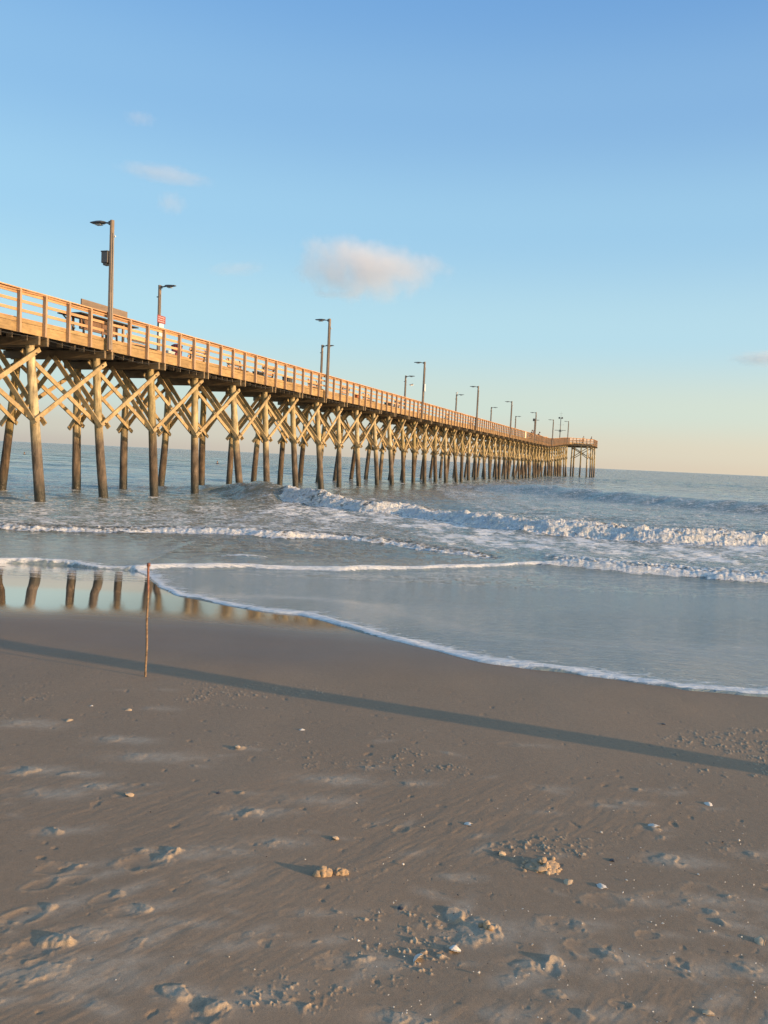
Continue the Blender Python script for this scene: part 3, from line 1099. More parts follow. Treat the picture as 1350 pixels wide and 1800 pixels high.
def rail_line(name, pts, side, first):
    """railing along a polyline (a, w); side = -1 when the posts stand on the low-w side"""
    root = tag(empty(name, (0, 0, 0)))
    root.parent = pier
    fasc, top, mid1, mid2, low = MB(), MB(), MB(), MB(), MB()
    posts = []
    sag = random.Random(name + str(first))
    for (a0, w0), (a1, w1) in zip(pts[:-1], pts[1:]):
        L = math.hypot(a1 - a0, w1 - w0)
        n = max(1, round(L / POST))
        ta, tw = (a1 - a0) / L, (w1 - w0) / L
        na, nw = tw * side * -1, -ta * side * -1      # outward normal
        if side < 0:
            na, nw = tw, -ta
        else:
            na, nw = -tw, ta
        prev = None
        for i in range(n + 1):
            t = i / n
            a, w = a0 + (a1 - a0) * t, w0 + (w1 - w0) * t
            z = rise(a)
            if i < n or (a1, w1) == pts[-1]:
                posts.append((a + na * 0.074, w + nw * 0.074, z, ta, tw, sag.uniform(-.012, .012)))
            cur = (a, w, z + sag.uniform(-.006, .006))
            if prev:
                pa, pw, pz = prev

                def seg(mb_, off, zc, thick, hh, lap=0.0):
                    mb_.beam((pa + na * off, pw + nw * off, pz + zc), (a + ta * lap + na * off, w + tw * lap + nw * off, z2 + zc), thick, hh)
                z2 = cur[2]
                seg(fasc, -0.037, 6.17, 0.075, 0.335)
                seg(fasc, -0.030, 6.408, 0.055, 0.115)
                seg(top, -0.022, 7.365, 0.04, 0.135)
                seg(top, 0.015, 7.464, 0.20, 0.036)
                seg(mid1, -0.022, 7.07, 0.038, 0.10)
                seg(mid2, -0.022, 6.76, 0.038, 0.10)
            prev = cur
    fasc.build('fascia_board', M['fascia'], root)
    top.build('top_rail', M['rail'], root)
    mid1.build('middle_rail', M['rail'], root)
    mid2.build('middle_rail', M['rail'], root)
    posts.sort(key=lambda p: (p[0] < -2.5, p[0]))
    rest = MB()
    for i, (a, w, z, ta, tw, jj) in enumerate(posts):
        mb = MB() if i < first else rest
        d = Vector((ta, tw, 0))
        mb.beam((a, w, 5.985 + z), (a + jj * ta, w + jj * tw, 7.445 + z), 0.088, 0.145, up=(-tw, ta, 0), ch=0.005)
        if i < first:
            mb.build('rail_post', M['post'], root)
    if rest.v:
        tag(rest.build('far_rail_posts', M['post'], root), kind='stuff')
    return root


near_pts = [(-5 * BAY, 0), (45.48 * BAY, 0), (167.2, -4.75), (178.0, -4.75), (178.0, 9.75)]
far_pts = [(-5 * BAY, WIDE), (45.48 * BAY, WIDE), (167.2, 9.75), (178.0, 9.75)]
# the corner post between the walkway and the head keeps the 1.18 m rhythm
rail_line('railing', near_pts, -1, 70)
rail_line('railing', far_pts, 1, 28)

# cable slung under the fascia and along the top rail
mb = MB()
pts = []
k = -5
while k < 40:
    for t in (0, .25, .5, .75):
        a = (k + t) * BAY
        pts.append((a, -0.02 - 0.01 * math.sin(a), 5.94 - 0.16 * math.sin(t * PI) * (0.6 + 0.4 * math.sin(k * 2.3)) + rise(a)))
    k += 1
mb.tube(pts, [0.014] * len(pts), 6)
mb.build('slung_cable', M['black'], pier, True)
mb = MB()
pts = [((k / 4) * BAY, -0.115, 7.42 - 0.05 * abs(math.sin(k * PI / 8)) + rise(k / 4 * BAY)) for k in range(-18, 100)]
mb.tube(pts, [0.012] * len(pts), 6)
mb.build('rail_cable', M['rail'], pier, True)

# ------------------------------------------------------------------ lamp posts on the pier
def lamp_post(a, w, toward, label, base_z=6.02, extra=None):
    """wooden post bolted outside the rail, flat luminaire on a short arm; toward = +1 arm reaches to higher w"""
    t = empty('lamp_post', on_pier(a, w, 0), PIER_RZ, label, 'lamp post', 'lamp posts along the pier')
    H = 11.02
    mb = MB()
    n = 9
    lean = RND.uniform(-.05, .05)
    for i in range(n):
        z0, z1 = base_z + (H - base_z) * i / n, base_z + (H - base_z) * (i + 1) / n
        mb.beam((lean * i / n, 0, z0), (lean * (i + 1) / n, 0, z1), 0.19 - 0.004 * i, 0.19 - 0.004 * i, up=(1, 0, 0), ch=0.045)
    mb.build('pole', M['lamp_wood'], t)
    mb = MB()
    s = toward
    mb.box(lean - .05, lean + .05, min(0, s * .14), max(0, s * .14), H - .17, H - .03)
    mb.beam((lean, s * .10, H - .10), (lean, s * .46, H - .06), 0.055, 0.055)
    mb.build('arm', M['lamp_metal'], t)
    mb = MB()
    # luminaire: slim body, deeper in the middle, tapering nose
    secs = [(.34, .07, .035), (.44, .15, .050), (.62, .165, .055), (.80, .15, .036), (.98, .11, .022)]
    b = len(mb.v)
    for y, hw, hh in secs:
        zc = H - .045
        for dx, dz in ((-hw, -hh * .6), (-hw * .8, -hh), (hw * .8, -hh), (hw, -hh * .6), (hw * .85, hh * .55), (0, hh * .8), (-hw * .85, hh * .55)):
            mb.v.append((lean + dx, s * y, zc + dz))
    m = 7
    for i in range(len(secs) - 1):
        for k in range(m):
            q = (b + i * m + k, b + i * m + (k + 1) % m, b + (i + 1) * m + (k + 1) % m, b + (i + 1) * m + k)
            mb.f.append(q if s > 0 else q[::-1])
    e0 = tuple(b + k for k in range(m))
    e1 = tuple(b + (len(secs) - 1) * m + k for k in range(m))
    mb.f.append(e0[::-1] if s > 0 else e0)
    mb.f.append(e1 if s > 0 else e1[::-1])
    hd = mb.build('lamp_head', M['lamp_metal'], t)
    mb = MB()
    y0, y1 = sorted((s * .50, s * .76))
    mb.box(lean - .10, lean + .10, y0, y1, H - .15, H - .134)
    mb.build('lens', M['lens'], hd)
    mb = MB()
    mb.tube([(lean, -s * .10, H - .62), (lean, -s * .17, H - .62)], [.035, .028], 10)
    mb.build('photocell', M['white'] if w < 0 else M['black'], t)
    mb = MB()
    mb.tube([(-.04, -s * .105 if w < 0 else s * .105, base_z + .2), (lean - .04, -s * .105 if w < 0 else s * .105, H - .5)], [.014, .014], 6)
    mb.build('conduit', M['lamp_metal'], t)
    if extra:
        extra(t)
    return t


def grey_box(t):
    mb = MB()
    mb.box(-.13, .13, .095, .40, 9.38, 9.82)
    mb.box(-.15, .15, .08, .42, 9.80, 9.85)
    b = mb.build('enclosure', M['grey_box'], t, bevel=.02)
    mb = MB()
    mb.box(-.10, .10, .17, .33, 9.30, 9.385)
    mb.build('bracket', M['lamp_metal'], b)


def small_speaker(t):
    mb = MB()
    mb.box(-.17, .17, .12, .46, 9.55, 9.98)
    mb.box(-.05, .05, .05, .13, 9.68, 9.80)
    mb.build('enclosure', M['grey_box'], t, bevel=.04)


def red_sign(t):
    mb = MB()
    mb.box(-.36, .36, -.135, -.110, 9.00, 9.40)
    b = mb.build('sign_board', M['red'], t, bevel=.004)
    mb = MB()
    rw = random.Random(4)
    for zc in (9.31, 9.20, 9.09):
        x = -.27
        while x < .26:
            wd = rw.uniform(.03, .07)
            mb.box(x, x + wd, -.1385, -.1345, zc - .013, zc + .013)
            x += wd + .022
    mb.build('sign_lettering', M['white'], b)
    mb = MB()
    mb.box(-.19, .19, -.128, -.108, 8.30, 8.97)
    mb.build('notice_sheet', M['white'], t)


def white_sleeve(t):
    mb = MB()
    mb.box(-.13, .13, -.15, -.10, 8.45, 9.05)
    mb.box(-.10, .12, -.155, -.151, 8.40, 8.60)
    mb.build('notice_sheet', M['white'], t)


NEAR = [(3.38, 'tall lamp post with a grey box halfway up, beside the long fish cleaning table', grey_box),
        (24.67, 'plain lamp post on the beach facing rail, tallest of the close pair at mid left', None),
        (45.9, 'lamp post with a white notice wrapped round it, third along the beach facing rail', white_sleeve),
        (67.4, 'lamp post just past the one with a gull perched on it, arm pointing left', None),
        (88.3, 'left pointing lamp post on the near rail, just before the pale board on the railing', None),
        (110.2, 'far lamp post with a dark speaker on it, beside two people at the rail', small_speaker),
        (131.4, 'left pointing lamp post at the dip where the deck begins to climb', None),
        (155.5, 'last left pointing lamp post, where the pier widens into its head', None)]
FAR = [(14.2, 'lamp post carrying a small red sign above a white sheet, arm pointing right', red_sign),
       (35.7, 'lamp post half hidden behind the taller one, arm pointing right', None),
       (57.2, 'right pointing lamp post with a gull flying beside it', None),
       (78.6, 'right pointing lamp post with a gull perched on its top', None),
       (100.4, 'right pointing lamp post next after the one with the perched gull, farther out', None),
       (121.6, 'right pointing lamp post rising just past the pale board on the railing', None),
       (143.5, 'last right pointing lamp post, close behind the one with the dark speaker', None)]
for a, lab, ex in NEAR:
    lamp_post(a, -.22, 1, lab, extra=ex)
for a, lab, ex in FAR:
    lamp_post(a, 5.22, -1, lab, extra=ex)

# pale board fixed over the outside of the far railing
a_ = 101.5
t = empty('rail_board', on_pier(a_, -.155, 0), PIER_RZ, 'pale blank board fastened over the outside of the far railing', 'board')
mb = MB()
mb.box(-.62, .62, -.014, .014, 6.42, 7.42)
mb.build('panel', mat_plain('pale_board', (0.62, 0.52, 0.40), 0.7), t)
mb = MB()
for x in (-.5, .5):
    mb.box(x - .03, x + .03, .014, .05, 6.42, 7.42)
mb.build('batten', M['rail'], t)

# radio mast on the pier head
t = empty('mast', on_pier(163.5, 2.5, 0), PIER_RZ, 'grey mast with two floodlights and thin antennas rising from the pier head', 'mast')
mb = MB()
mb.tube([(0, 0, 6.34), (0, 0, 9.6), (0, 0, 12.0)], [.10, .09, .07], 12)
mb.build('pole', M['lamp_metal'], t, True)
mb = MB()
mb.beam((-.1, -1.25, 9.35 - .2), (-.1, 1.25, 9.35 - .2), .09, .09)
mb.beam((-.1, -.5, 9.0), (-.1, 0, 8.75), .05, .05)
mb.beam((-.1, .5, 9.0), (-.1, 0, 8.75), .05, .05)
mb.box(-.22, .05, -.16, .16, 8.80, 9.30)
mb.build('cross_arm', M['lamp_metal'], t)
for s_ in (-1, 1):
    mb = MB()
    mb.tube([(-.02, s_ * .06, 11.9), (-.12, s_ * .30, 12.0)], [.03, .03], 8)
    mb.tube([(-.10, s_ * .27, 12.03), (-.34, s_ * .33, 11.95)], [.17, .21], 14)
    mb.build('floodlight', M['grey_box'], t)
mb = MB()
mb.tube([(0, 0, 12.0), (0, 0, 13.5)], [.015, .008], 6)
mb.tube([(0, -.35, 13.0), (0, .35, 13.0)], [.010, .010], 6)
mb.tube([(0, -.2, 12.6), (0, .2, 12.6)], [.010, .010], 6)
mb.tube([(0, -.7, 10.3), (0, -.7, 10.55)], [.01, .01], 6)
mb.tube([(0, -.7, 10.4), (0, .7, 10.4)], [.010, .010], 6)
mb.build('antenna', M['lamp_metal'], t)

# ------------------------------------------------------------------ furniture on the deck
t = empty('fish_cleaning_table', on_pier(6.2, 2.5, 6.345), PIER_RZ, 'fish cleaning table with a long weathered backboard above the rail and dark counters', 'table')
mb = MB()
mb.box(-1.30, 1.72, -.03, .03, 1.68, 2.04)
mb.build('backboard', mat_timber('grey_board', (0.26, 0.20, 0.155), (0.15, 0.115, 0.09), (0.2, 1, 1), .2), t, bevel=.004)
mb = MB()
mb.box(-2.00, 1.78, -.62, -.035, 1.30, 1.345)
mb.box(-2.00, 1.78, .035, .62, 1.30, 1.345)
mb.build('counter', mat_plain('dark_counter', (0.035, 0.035, 0.035), .5), t, bevel=.006)
mb = MB()
mb.box(-1.35, 1.0, -.05, .05, .78, 1.29)
for x in (-1.2, 0, .95):
    mb.box(x - .05, x + .05, -.09, -.052, .5, 1.29)
mb.build('panel', mat_timber('brown_panel', (0.24, 0.15, 0.11), (0.13, 0.085, 0.065), (1, 1, 1), .3), t)
for x in (-1.25, .9):
    for y in (-.45, .45):
        mb = MB()
        mb.beam((x, y, 0), (x, y, 1.295), .09, .09, up=(1, 0, 0), ch=.004)
        mb.build('leg', M['post'], t)
for y in (-1, 1):
    mb = MB()
    mb.beam((-1.30, y * .3, .80), (-1.85, y * .45, 1.28), .04, .05)
    mb.build('brace', M['lamp_metal'], t)
mb = MB()
mb.box(.30, .52, -.13, -.095, .82, 1.22)
mb.build('notice_sheet', M['white'], t)


def bench_proto():
    t = empty('deck_bench', (0, 0, 0))
    for k in range(3):
        pass
    mb = MB()
    for k in range(3):
        mb.box(-.80, .80, -.20 + k * .145, -.07 + k * .145, .42, .458)
    mb.build('seat', M['rail'], t, bevel=.004)
    mb = MB()
    for k in range(3):
        mb.beam((-.80, .27 + k * .035, .56 + k * .17), (.80, .27 + k * .035, .56 + k * .17), .13, .035, up=(0, -.97, .25))
    mb.build('backrest', M['rail'], t, bevel=.004)
    for x in (-.62, .62):
        mb = MB()
        mb.beam((x, -.14, 0), (x, -.14, .42), .08, .08, up=(1, 0, 0))
        mb.beam((x, .22, 0), (x, .345, 1.0), .08, .06, up=(1, 0, 0))
        mb.beam((x, -.18, .38), (x, .27, .38), .06, .08)
        mb.build('leg', M['under'], t)
    return t


def copy_tree(o, parent=None):
    c = o.copy()
    COL.objects.link(c)
    if parent:
        c.parent = parent
    for ch in [x for x in bpy.data.objects if x.parent == o]:
        copy_tree(ch, c)
    return c


bench = bench_proto()
BEN = [(8.0, 1.6, 0, 'wooden bench beside the red bin, nearest on the deck'),
       (12.4, 1.9, PI, 'wooden bench just beyond the red bin, its back towards the far rail'),
       (16.4, 1.5, 0, 'wooden deck bench with a black cool box standing at its end'),
       (19.6, 1.7, PI, 'wooden deck bench in the bays before the close pair of lamp posts'),
       (26.8, 1.5, 0, 'wooden deck bench just past the close pair of lamp posts'),
       (31.6, 1.7, PI, 'wooden deck bench beside the orange crate'),
       (37.0, 1.5, 0, 'wooden deck bench between the orange crate and the all black crate'),
       (43.5, 1.7, PI, 'wooden deck bench just before the lamp post with a white notice'),
       (52.0, 1.5, 0, 'wooden deck bench beneath the flying gull'),
       (60.0, 1.6, PI, 'wooden deck bench between the flying gull and the perched gull'),
       (73.0, 1.5, 0, 'wooden deck bench almost under the perched gull'),
       (84.0, 1.6, PI, 'farthest wooden deck bench, well beyond the perched gull')]
for i, (a, w, rz, lab) in enumerate(BEN):
    o = bench if i == 0 else copy_tree(bench)
    o.location = on_pier(a, w, 6.345)
    o.rotation_euler = (0, 0, PIER_RZ + rz)
    tag(o, lab, 'bench', 'benches on the pier deck')


def tub(name, a, w, r, h, mat, lid, label, cat):
    t = empty(name, on_pier(a, w, 6.345), PIER_RZ, label, cat)
    mb = MB()
    mb.tube([(0, 0, 0), (0, 0, h * .5), (0, 0, h)], [r * .86, r * .94, r], 16)
    mb.build('body', mat, t, True)
    mb = MB()
    mb.tube([(0, 0, h + .001), (0, 0, h + .04), (0, 0, h + .11)], [r * 1.06, r * 1.06, r * .55], 16)
    mb.build('lid', lid, t, True)


tub('litter_bin', 10.15, 1.3, .26, .80, M['red'], M['red'], 'round red litter bin with a domed lid seen through the railing', 'bin')


def crate(a, w, sx, sy, sz, mat, lidmat, label, name='cool_box', cat='cool box', zlift=0.0):
    t = empty(name, on_pier(a, w, 6.345 + zlift), PIER_RZ, label, cat)
    mb = MB()
    mb.box(-sx / 2, sx / 2, -sy / 2, sy / 2, 0, sz)
    mb.build('body', mat, t, bevel=.02)
    mb = MB()
    mb.box(-sx / 2 - .015, sx / 2 + .015, -sy / 2 - .015, sy / 2 + .015, sz + .001, sz + .06)
    mb.build('lid', lidmat, t, bevel=.015)
    mb = MB()
    mb.beam((-sx * .3, 0, sz + .085), (sx * .3, 0, sz + .085), .03, .025)
    for x in (-1, 1):
        mb.beam((x * sx * .28, 0, sz + .055), (x * sx * .28, 0, sz + .09), .03, .025, up=(1, 0, 0))
    mb.build('handle', M['black'], t)


crate(17.7, 1.0, .62, .40, .42, M['black'], M['grey_box'], 'black cool box on the deck at the end of a bench', zlift=0)
crate(9.05, 1.0, .5, .36, .36, M['white'], M['white'], 'small white cool box on the deck between the nearest bench and the red bin')
crate(21.6, 1.1, .60, .42, .55, M['grey_box'], M['black'], 'dark grey cool box on the deck before the close pair of lamp posts')
crate(32.9, 1.0, .55, .40, .50, mat_plain('orange_plastic', (0.55, 0.16, 0.05), .5), M['black'], 'orange crate with a black lid seen through the middle railings', 'storage_crate', 'crate')
crate(40.0, 1.0, .60, .42, .48, M['black'], M['black'], 'all black crate on the deck just before the lamp with the white notice', 'storage_crate', 'crate')

# ------------------------------------------------------------------ people
M['skin'] = mat_plain('skin', (0.42, 0.24, 0.16), .55, var=.05)
M['navy'] = mat_plain('navy_cloth', (0.03, 0.035, 0.06), .9)
M['dark_red'] = mat_plain('dark_red_cloth', (0.13, 0.05, 0.045), .9)
M['tan_cloth'] = mat_plain('tan_cloth', (0.35, 0.27, 0.17), .9)
M['hair'] = mat_plain('dark_hair', (0.03, 0.02, 0.015), .8)
M['neoprene'] = mat_plain('wet_neoprene', (0.012, 0.014, 0.018), .3)


def person(loc, rz, shirt, trousers, label, hat=None, lean=.28, scale=1.0, side=1):
    """standing at a rail, bent forward, forearms on the top board; faces local -y"""
    t = empty('person', loc, rz, label, 'person')
    t.scale = (scale,) * 3
    J = {'hip': (0, 0, .93, .15, .12), 'waist': (0, -.03, 1.08, .135, .11), 'chest': (0, -lean * .5, 1.30, .17, .12), 'neck0': (0, -lean * .8, 1.46, .07),
         'neck1': (0, -lean * .93, 1.53, .056), 'head0': (0, -lean * 1.08, 1.60, .085, .095), 'head1': (0, -lean * 1.12, 1.70, .085, .10)}
    Eg = [('hip', 'waist'), ('waist', 'chest'), ('chest', 'neck0'), ('neck0', 'neck1'), ('neck1', 'head0'), ('head0', 'head1')]
    J['nose'] = (0, -lean * 1.1 - .115, 1.635, .018)
    Eg.append(('head0', 'nose'))
    for s, n in ((-1, 'l'), (1, 'r')):
        J['sh' + n] = (s * .19, -lean * .72, 1.40, .062)
        J['el' + n] = (s * .26, -lean * .72 - .14, 1.17, .045)
        J['wr' + n] = (s * .14, -lean * .72 - .36, 1.17, .030)
        J['pa' + n] = (s * .10, -lean * .72 - .43, 1.165, .034, .018)
        Eg += [('chest', 'sh' + n), ('sh' + n, 'el' + n), ('el' + n, 'wr' + n), ('wr' + n, 'pa' + n)]
        for f in range(4):
            J['f%d%s' % (f, n)] = (s * (.135 - f * .024), -lean * .72 - .475, 1.16, .009)
            J['g%d%s' % (f, n)] = (s * (.13 - f * .024), -lean * .72 - .505 + .006 * abs(f - 1.5), 1.135, .008)
            Eg += [('pa' + n, 'f%d%s' % (f, n)), ('f%d%s' % (f, n), 'g%d%s' % (f, n))]
        J['th' + n] = (s * .05, -lean * .72 - .42, 1.15, .010)
        Eg.append(('pa' + n, 'th' + n))
        J['ear' + n] = (s * .095, -lean * 1.1, 1.65, .014)
        Eg.append(('head0', 'ear' + n))
        J['th0' + n] = (s * .10, 0, .84, .095)
        J['kn' + n] = (s * .12, -.03 - .05 * (s > 0), .48, .062)
        J['an' + n] = (s * .13, .05, .10, .042)
        J['to' + n] = (s * .15, -.12, .045, .040, .03)
        Eg += [('hip', 'th0' + n), ('th0' + n, 'kn' + n), ('kn' + n, 'an' + n), ('an' + n, 'to' + n)]
    skin_body('body', J, Eg, M['skin'], t)
    C = {'hip': (0, 0, .93, .165, .14), 'waist': (0, -.03, 1.08, .155, .13), 'chest': (0, -lean * .5, 1.30, .19, .14), 'neck0': (0, -lean * .75, 1.435, .085)}
    CE = [('hip', 'waist'), ('waist', 'chest'), ('chest', 'neck0')]
    for s, n in ((-1, 'l'), (1, 'r')):
        C['sh' + n] = (s * .19, -lean * .72, 1.40, .078)
        C['el' + n] = (s * .26, -lean * .72 - .14, 1.17, .060)
        C['wr' + n] = (s * .155, -lean * .72 - .33, 1.17, .042)
        CE += [('chest', 'sh' + n), ('sh' + n, 'el' + n), ('el' + n, 'wr' + n)]
    skin_body('jacket', C, CE, shirt, t)
    T = {'hip': (0, 0, .92, .17, .145)}
    TE = []
    for s, n in ((-1, 'l'), (1, 'r')):
        T['th0' + n] = (s * .10, 0, .84, .108)
        T['kn' + n] = (s * .12, -.03 - .05 * (s > 0), .48, .078)
        T['an' + n] = (s * .13, .045, .12, .062)
        TE += [('hip', 'th0' + n), ('th0' + n, 'kn' + n), ('kn' + n, 'an' + n)]
    skin_body('trousers', T, TE, trousers, t)
    hx = -lean * 1.12
    mb = MB()
    rings = [(.02, .112), (.07, .106), (.115, .075), (.135, .02)]
    mb.tube([(0, hx + .012, 1.685 + z - .02) for z, r in rings], [r for z, r in rings], 14)
    if hat:
        h_ = mb.build('cap', hat, t, True)
        mb = MB()
        mb.box(-.08, .08, hx - .20, hx - .08, 1.70, 1.715)
        mb.build('visor', hat, h_)
    mb = MB()
    rings = [(-.09, .07), (-.04, .098), (.04, .106), (.09, .085), (.108, .03)]
    mb.tube([(0, hx + .032, 1.69 + z) for z, r in rings], [r for z, r in rings], 14)
    mb.build('hair', M['hair'], t, True)
    return t


FACE_BEACH = PIER_RZ            # local -y looks over the near rail
person(on_pier(110.7, .62, 6.345), FACE_BEACH, M['navy'], M['navy'], 'person in dark jacket and cap leaning on the rail by the lamp with a speaker', hat=M['dark_red'])
person(on_pier(111.9, .60, 6.345), FACE_BEACH, M['dark_red'], M['navy'], 'person in a dark red jacket leaning beside the one in a cap', lean=.34, scale=.97)
person(on_pier(117.6, .60, 6.345), FACE_BEACH, M['navy'], M['tan_cloth'], 'bent dark figure leaning on the rail right of the lamp with a speaker', lean=.42, hat=M['navy'])
person(on_pier(167.9, -4.0, 6.345), FACE_BEACH, M['navy'], M['navy'], 'person in a cap at the outermost corner of the pier head', hat=M['tan_cloth'], lean=.2)
person(on_pier(165.6, -2.4, 6.345), FACE_BEACH - .7, M['tan_cloth'], M['navy'], 'person in a tan jacket behind the bright railing of the pier head', lean=.35, scale=.95)


def swimmer(loc, rz, label, arms):
    t = empty('person', loc, rz, label, 'person')
    J = {'low': (0, 0, -.45, .15, .12), 'chest': (0, 0, -.10 + .12, .165, .12), 'neck0': (0, -.01, .20, .07), 'neck1': (0, -.015, .28, .055),
         'head0': (0, -.03, .36, .085, .092), 'head1': (0, -.03, .45, .085, .095), 'nose': (0, -.135, .385, .017)}
    Eg = [('low', 'chest'), ('chest', 'neck0'), ('neck0', 'neck1'), ('neck1', 'head0'), ('head0', 'head1'), ('head0', 'nose')]
    for s, n in ((-1, 'l'), (1, 'r')):
        J['sh' + n] = (s * .19, 0, .14, .062)
        J['el' + n] = (s * (.30 if arms else .24), -.08, -.05, .045)
        J['wr' + n] = (s * .20, -.26, -.12, .03)
        Eg += [('chest', 'sh' + n), ('sh' + n, 'el' + n), ('el' + n, 'wr' + n)]
        J['ear' + n] = (s * .095, -.02, .40, .014)
        Eg.append(('head0', 'ear' + n))
        for f in range(5):
            J['f%d%s' % (f, n)] = (s * (.24 - f * .02), -.36, -.14, .009)
            Eg.append(('wr' + n, 'f%d%s' % (f, n)))
    skin_body('body', J, Eg, M['skin'], t)
    C = {'low': (0, 0, -.45, .16, .13), 'chest': (0, 0, .02, .178, .132), 'neck0': (0, -.01, .20, .078)}
    CE = [('low', 'chest'), ('chest', 'neck0')]
    for s, n in ((-1, 'l'), (1, 'r')):
        C['sh' + n] = (s * .19, 0, .14, .070)
        C['el' + n] = (s * (.30 if arms else .24), -.08, -.05, .053)
        C['wr' + n] = (s * .205, -.24, -.115, .037)
        CE += [('chest', 'sh' + n), ('sh' + n, 'el' + n), ('el' + n, 'wr' + n)]
    skin_body('wetsuit', C, CE, M['neoprene'], t)
    mb = MB()
    rings = [(-.07, .07), (-.02, .096), (.05, .104), (.10, .08), (.12, .03)]
    mb.tube([(0, -.008, .43 + z) for z, r in rings], [r for z, r in rings], 14)
    mb.build('hair', M['hair'], t, True)
    return t


def wave_top(x, y):
    """height of the built water near a point"""
    i = int(np.argmin((X - x) ** 2 + (Y - y) ** 2))
    return float(Z[i])


for (px_, py_), lab, arms in (((43, 795), 'dark clad swimmer chest deep far out at the left, framed by two pilings', True), ((382, 812), 'small dark swimmer far out between pilings, right of the other swimmer', False)):
    p = at(px_, py_ + 2, 0.35)
    swimmer((p.x, p.y, wave_top(p.x, p.y) + .05), 0.3, lab, arms)

# ------------------------------------------------------------------ gulls
M['gull_white'] = mat_plain('gull_white', (0.70, 0.70, 0.68), .8)
M['gull_grey'] = mat_plain('gull_grey', (0.22, 0.23, 0.25), .8)
M['beak'] = mat_plain('beak_yellow', (0.55, 0.35, 0.08), .5)


def gull(loc, rz, label, flying):
    t = empty('gull', loc, rz, label, 'bird')
    if flying:
        J = {'b0': (0, .02, 0, .075, .065), 'b1': (0, -.12, .01, .06), 'nk': (0, -.20, .03, .035), 'hd': (0, -.25, .04, .036), 'bk': (0, -.31, .03, .010),
             'b2': (0, .14, 0, .04), 'tl': (0, .26, 0, .045, .010)}
        Eg = [('b0', 'b1'), ('b1', 'nk'), ('nk', 'hd'), ('hd', 'bk'), ('b0', 'b2'), ('b2', 'tl')]
    else:
        J = {'b0': (0, .0, .17, .075, .07), 'b1': (0, -.09, .205, .06), 'nk': (0, -.13, .265, .032), 'hd': (0, -.15, .30, .034), 'bk': (0, -.21, .29, .009),
             'b2': (0, .12, .14, .045), 'tl': (0, .22, .11, .030, .010)}
        Eg = [('b0', 'b1'), ('b1', 'nk'), ('nk', 'hd'), ('hd', 'bk'), ('b0', 'b2'), ('b2', 'tl')]
        for s, n in ((-1, 'l'), (1, 'r')):
            J['lg' + n] = (s * .03, .0, .08, .012)
            J['ft' + n] = (s * .03, -.005, .010, .010)
            J['tw' + n] = (s * .03, -.05, .008, .012, .005)
            Eg += [('b0', 'lg' + n), ('lg' + n, 'ft' + n), ('ft' + n, 'tw' + n)]
    skin_body('body', J, Eg, M['gull_white'], t)
    for s in (-1, 1):
        mb = MB()
        if flying:
            P = [(s * .04, -.02, .03), (s * .28, -.07, .13), (s * .62, .04, .06)]
            ch = [.10, .085, .02]
        else:
            P = [(s * .062, -.06, .21), (s * .075, .06, .185), (s * .045, .24, .13)]
            ch = [.045, .055, .012]
        b = 0
        for (x, y, z), c in zip(P, ch):
            if flying:
                mb.v += [(x, y - c, z), (x, y, z + .014), (x, y + c, z), (x, y, z - .008)]
            else:
                mb.v += [(x, y, z - c), (x + s * .016, y, z), (x, y, z + c), (x - s * .008, y, z)]
        for i in range(2):
            for k in range(4):
                mb.f.append((i * 4 + k, i * 4 + (k + 1) % 4, (i + 1) * 4 + (k + 1) % 4, (i + 1) * 4 + k))
        mb.f += [(3, 2, 1, 0), (8, 9, 10, 11)]
        mb.build('wing', M['gull_grey'], t)


gull(on_pier(78.6, 5.20, 11.02), PIER_RZ + 1.2, 'gull perched on top of a right pointing lamp post', False)
_g = at(723, 677, 6.3)
_d = (_g - CAMV).normalized()
gull(CAMV + _d * 88.0, 1.9, 'gull flying low beside a lamp post above the middle of the pier', True)

# ------------------------------------------------------------------ the rod in the sand
M['rust'] = None
nt = NT('rusty_rod')
tc = nt.n('TexCoord')
sp = nt.n('SeparateXYZ')
nt.l(tc.outputs['Object'], sp.inputs[0])
nz = nt.noise(40, 4, .7)
mr = nt.n('MapRange')
mr.inputs['From Min'].default_value = .60
mr.inputs['From Max'].default_value = .66
nt.l(sp.outputs['Z'], mr.inputs['Value'])
rustc = nt.ramp(nz, [(.35, (0.10, 0.065, 0.04)), (.62, (0.30, 0.20, 0.12))])
redc = nt.ramp(nz, [(.35, (0.14, 0.055, 0.04)), (.62, (0.29, 0.13, 0.09))])
nt.surface(nt.principled(Base_Color=nt.mix(mr.outputs[0], rustc, redc), Roughness=.75, Normal=nt.bump(nz, .6, .003)))
sp_ = on_sand(256, 1190)
top_ = None
d_top = (CAM_R @ Vector((261.5 - 675, 900 - 991, -1400.0)))
kk_ = math.hypot(sp_.x, sp_.y) / math.hypot(d_top.x, d_top.y)
rod_h = CAM_Z + d_top.z * kk_ - sp_.z
t = empty('stake', (sp_.x, sp_.y, sp_.z), 0, 'thin rusty iron stake standing upright in the wet sand, its top painted red', 'stake')
mb = MB()
side = Vector((math.cos(math.atan2(-sp_.x, sp_.y)), 0, 0))
npt = 60
pts = [(0.002 * math.sin(i * .3), .002 * math.cos(i * .23), -.25 + (rod_h + .25) * i / npt) for i in range(npt + 1)]
mb.tube(pts, [.0088 if i % 2 else .0076 for i in range(npt + 1)], 10)
mb.build('rod', nt.m, t, True)
mb = MB()
mb.tube([(0, 0, rod_h - .018), (0, 0, rod_h + .006)], [.0135, .0125], 10)
mb.build('burred_tip', nt.m, t, True)

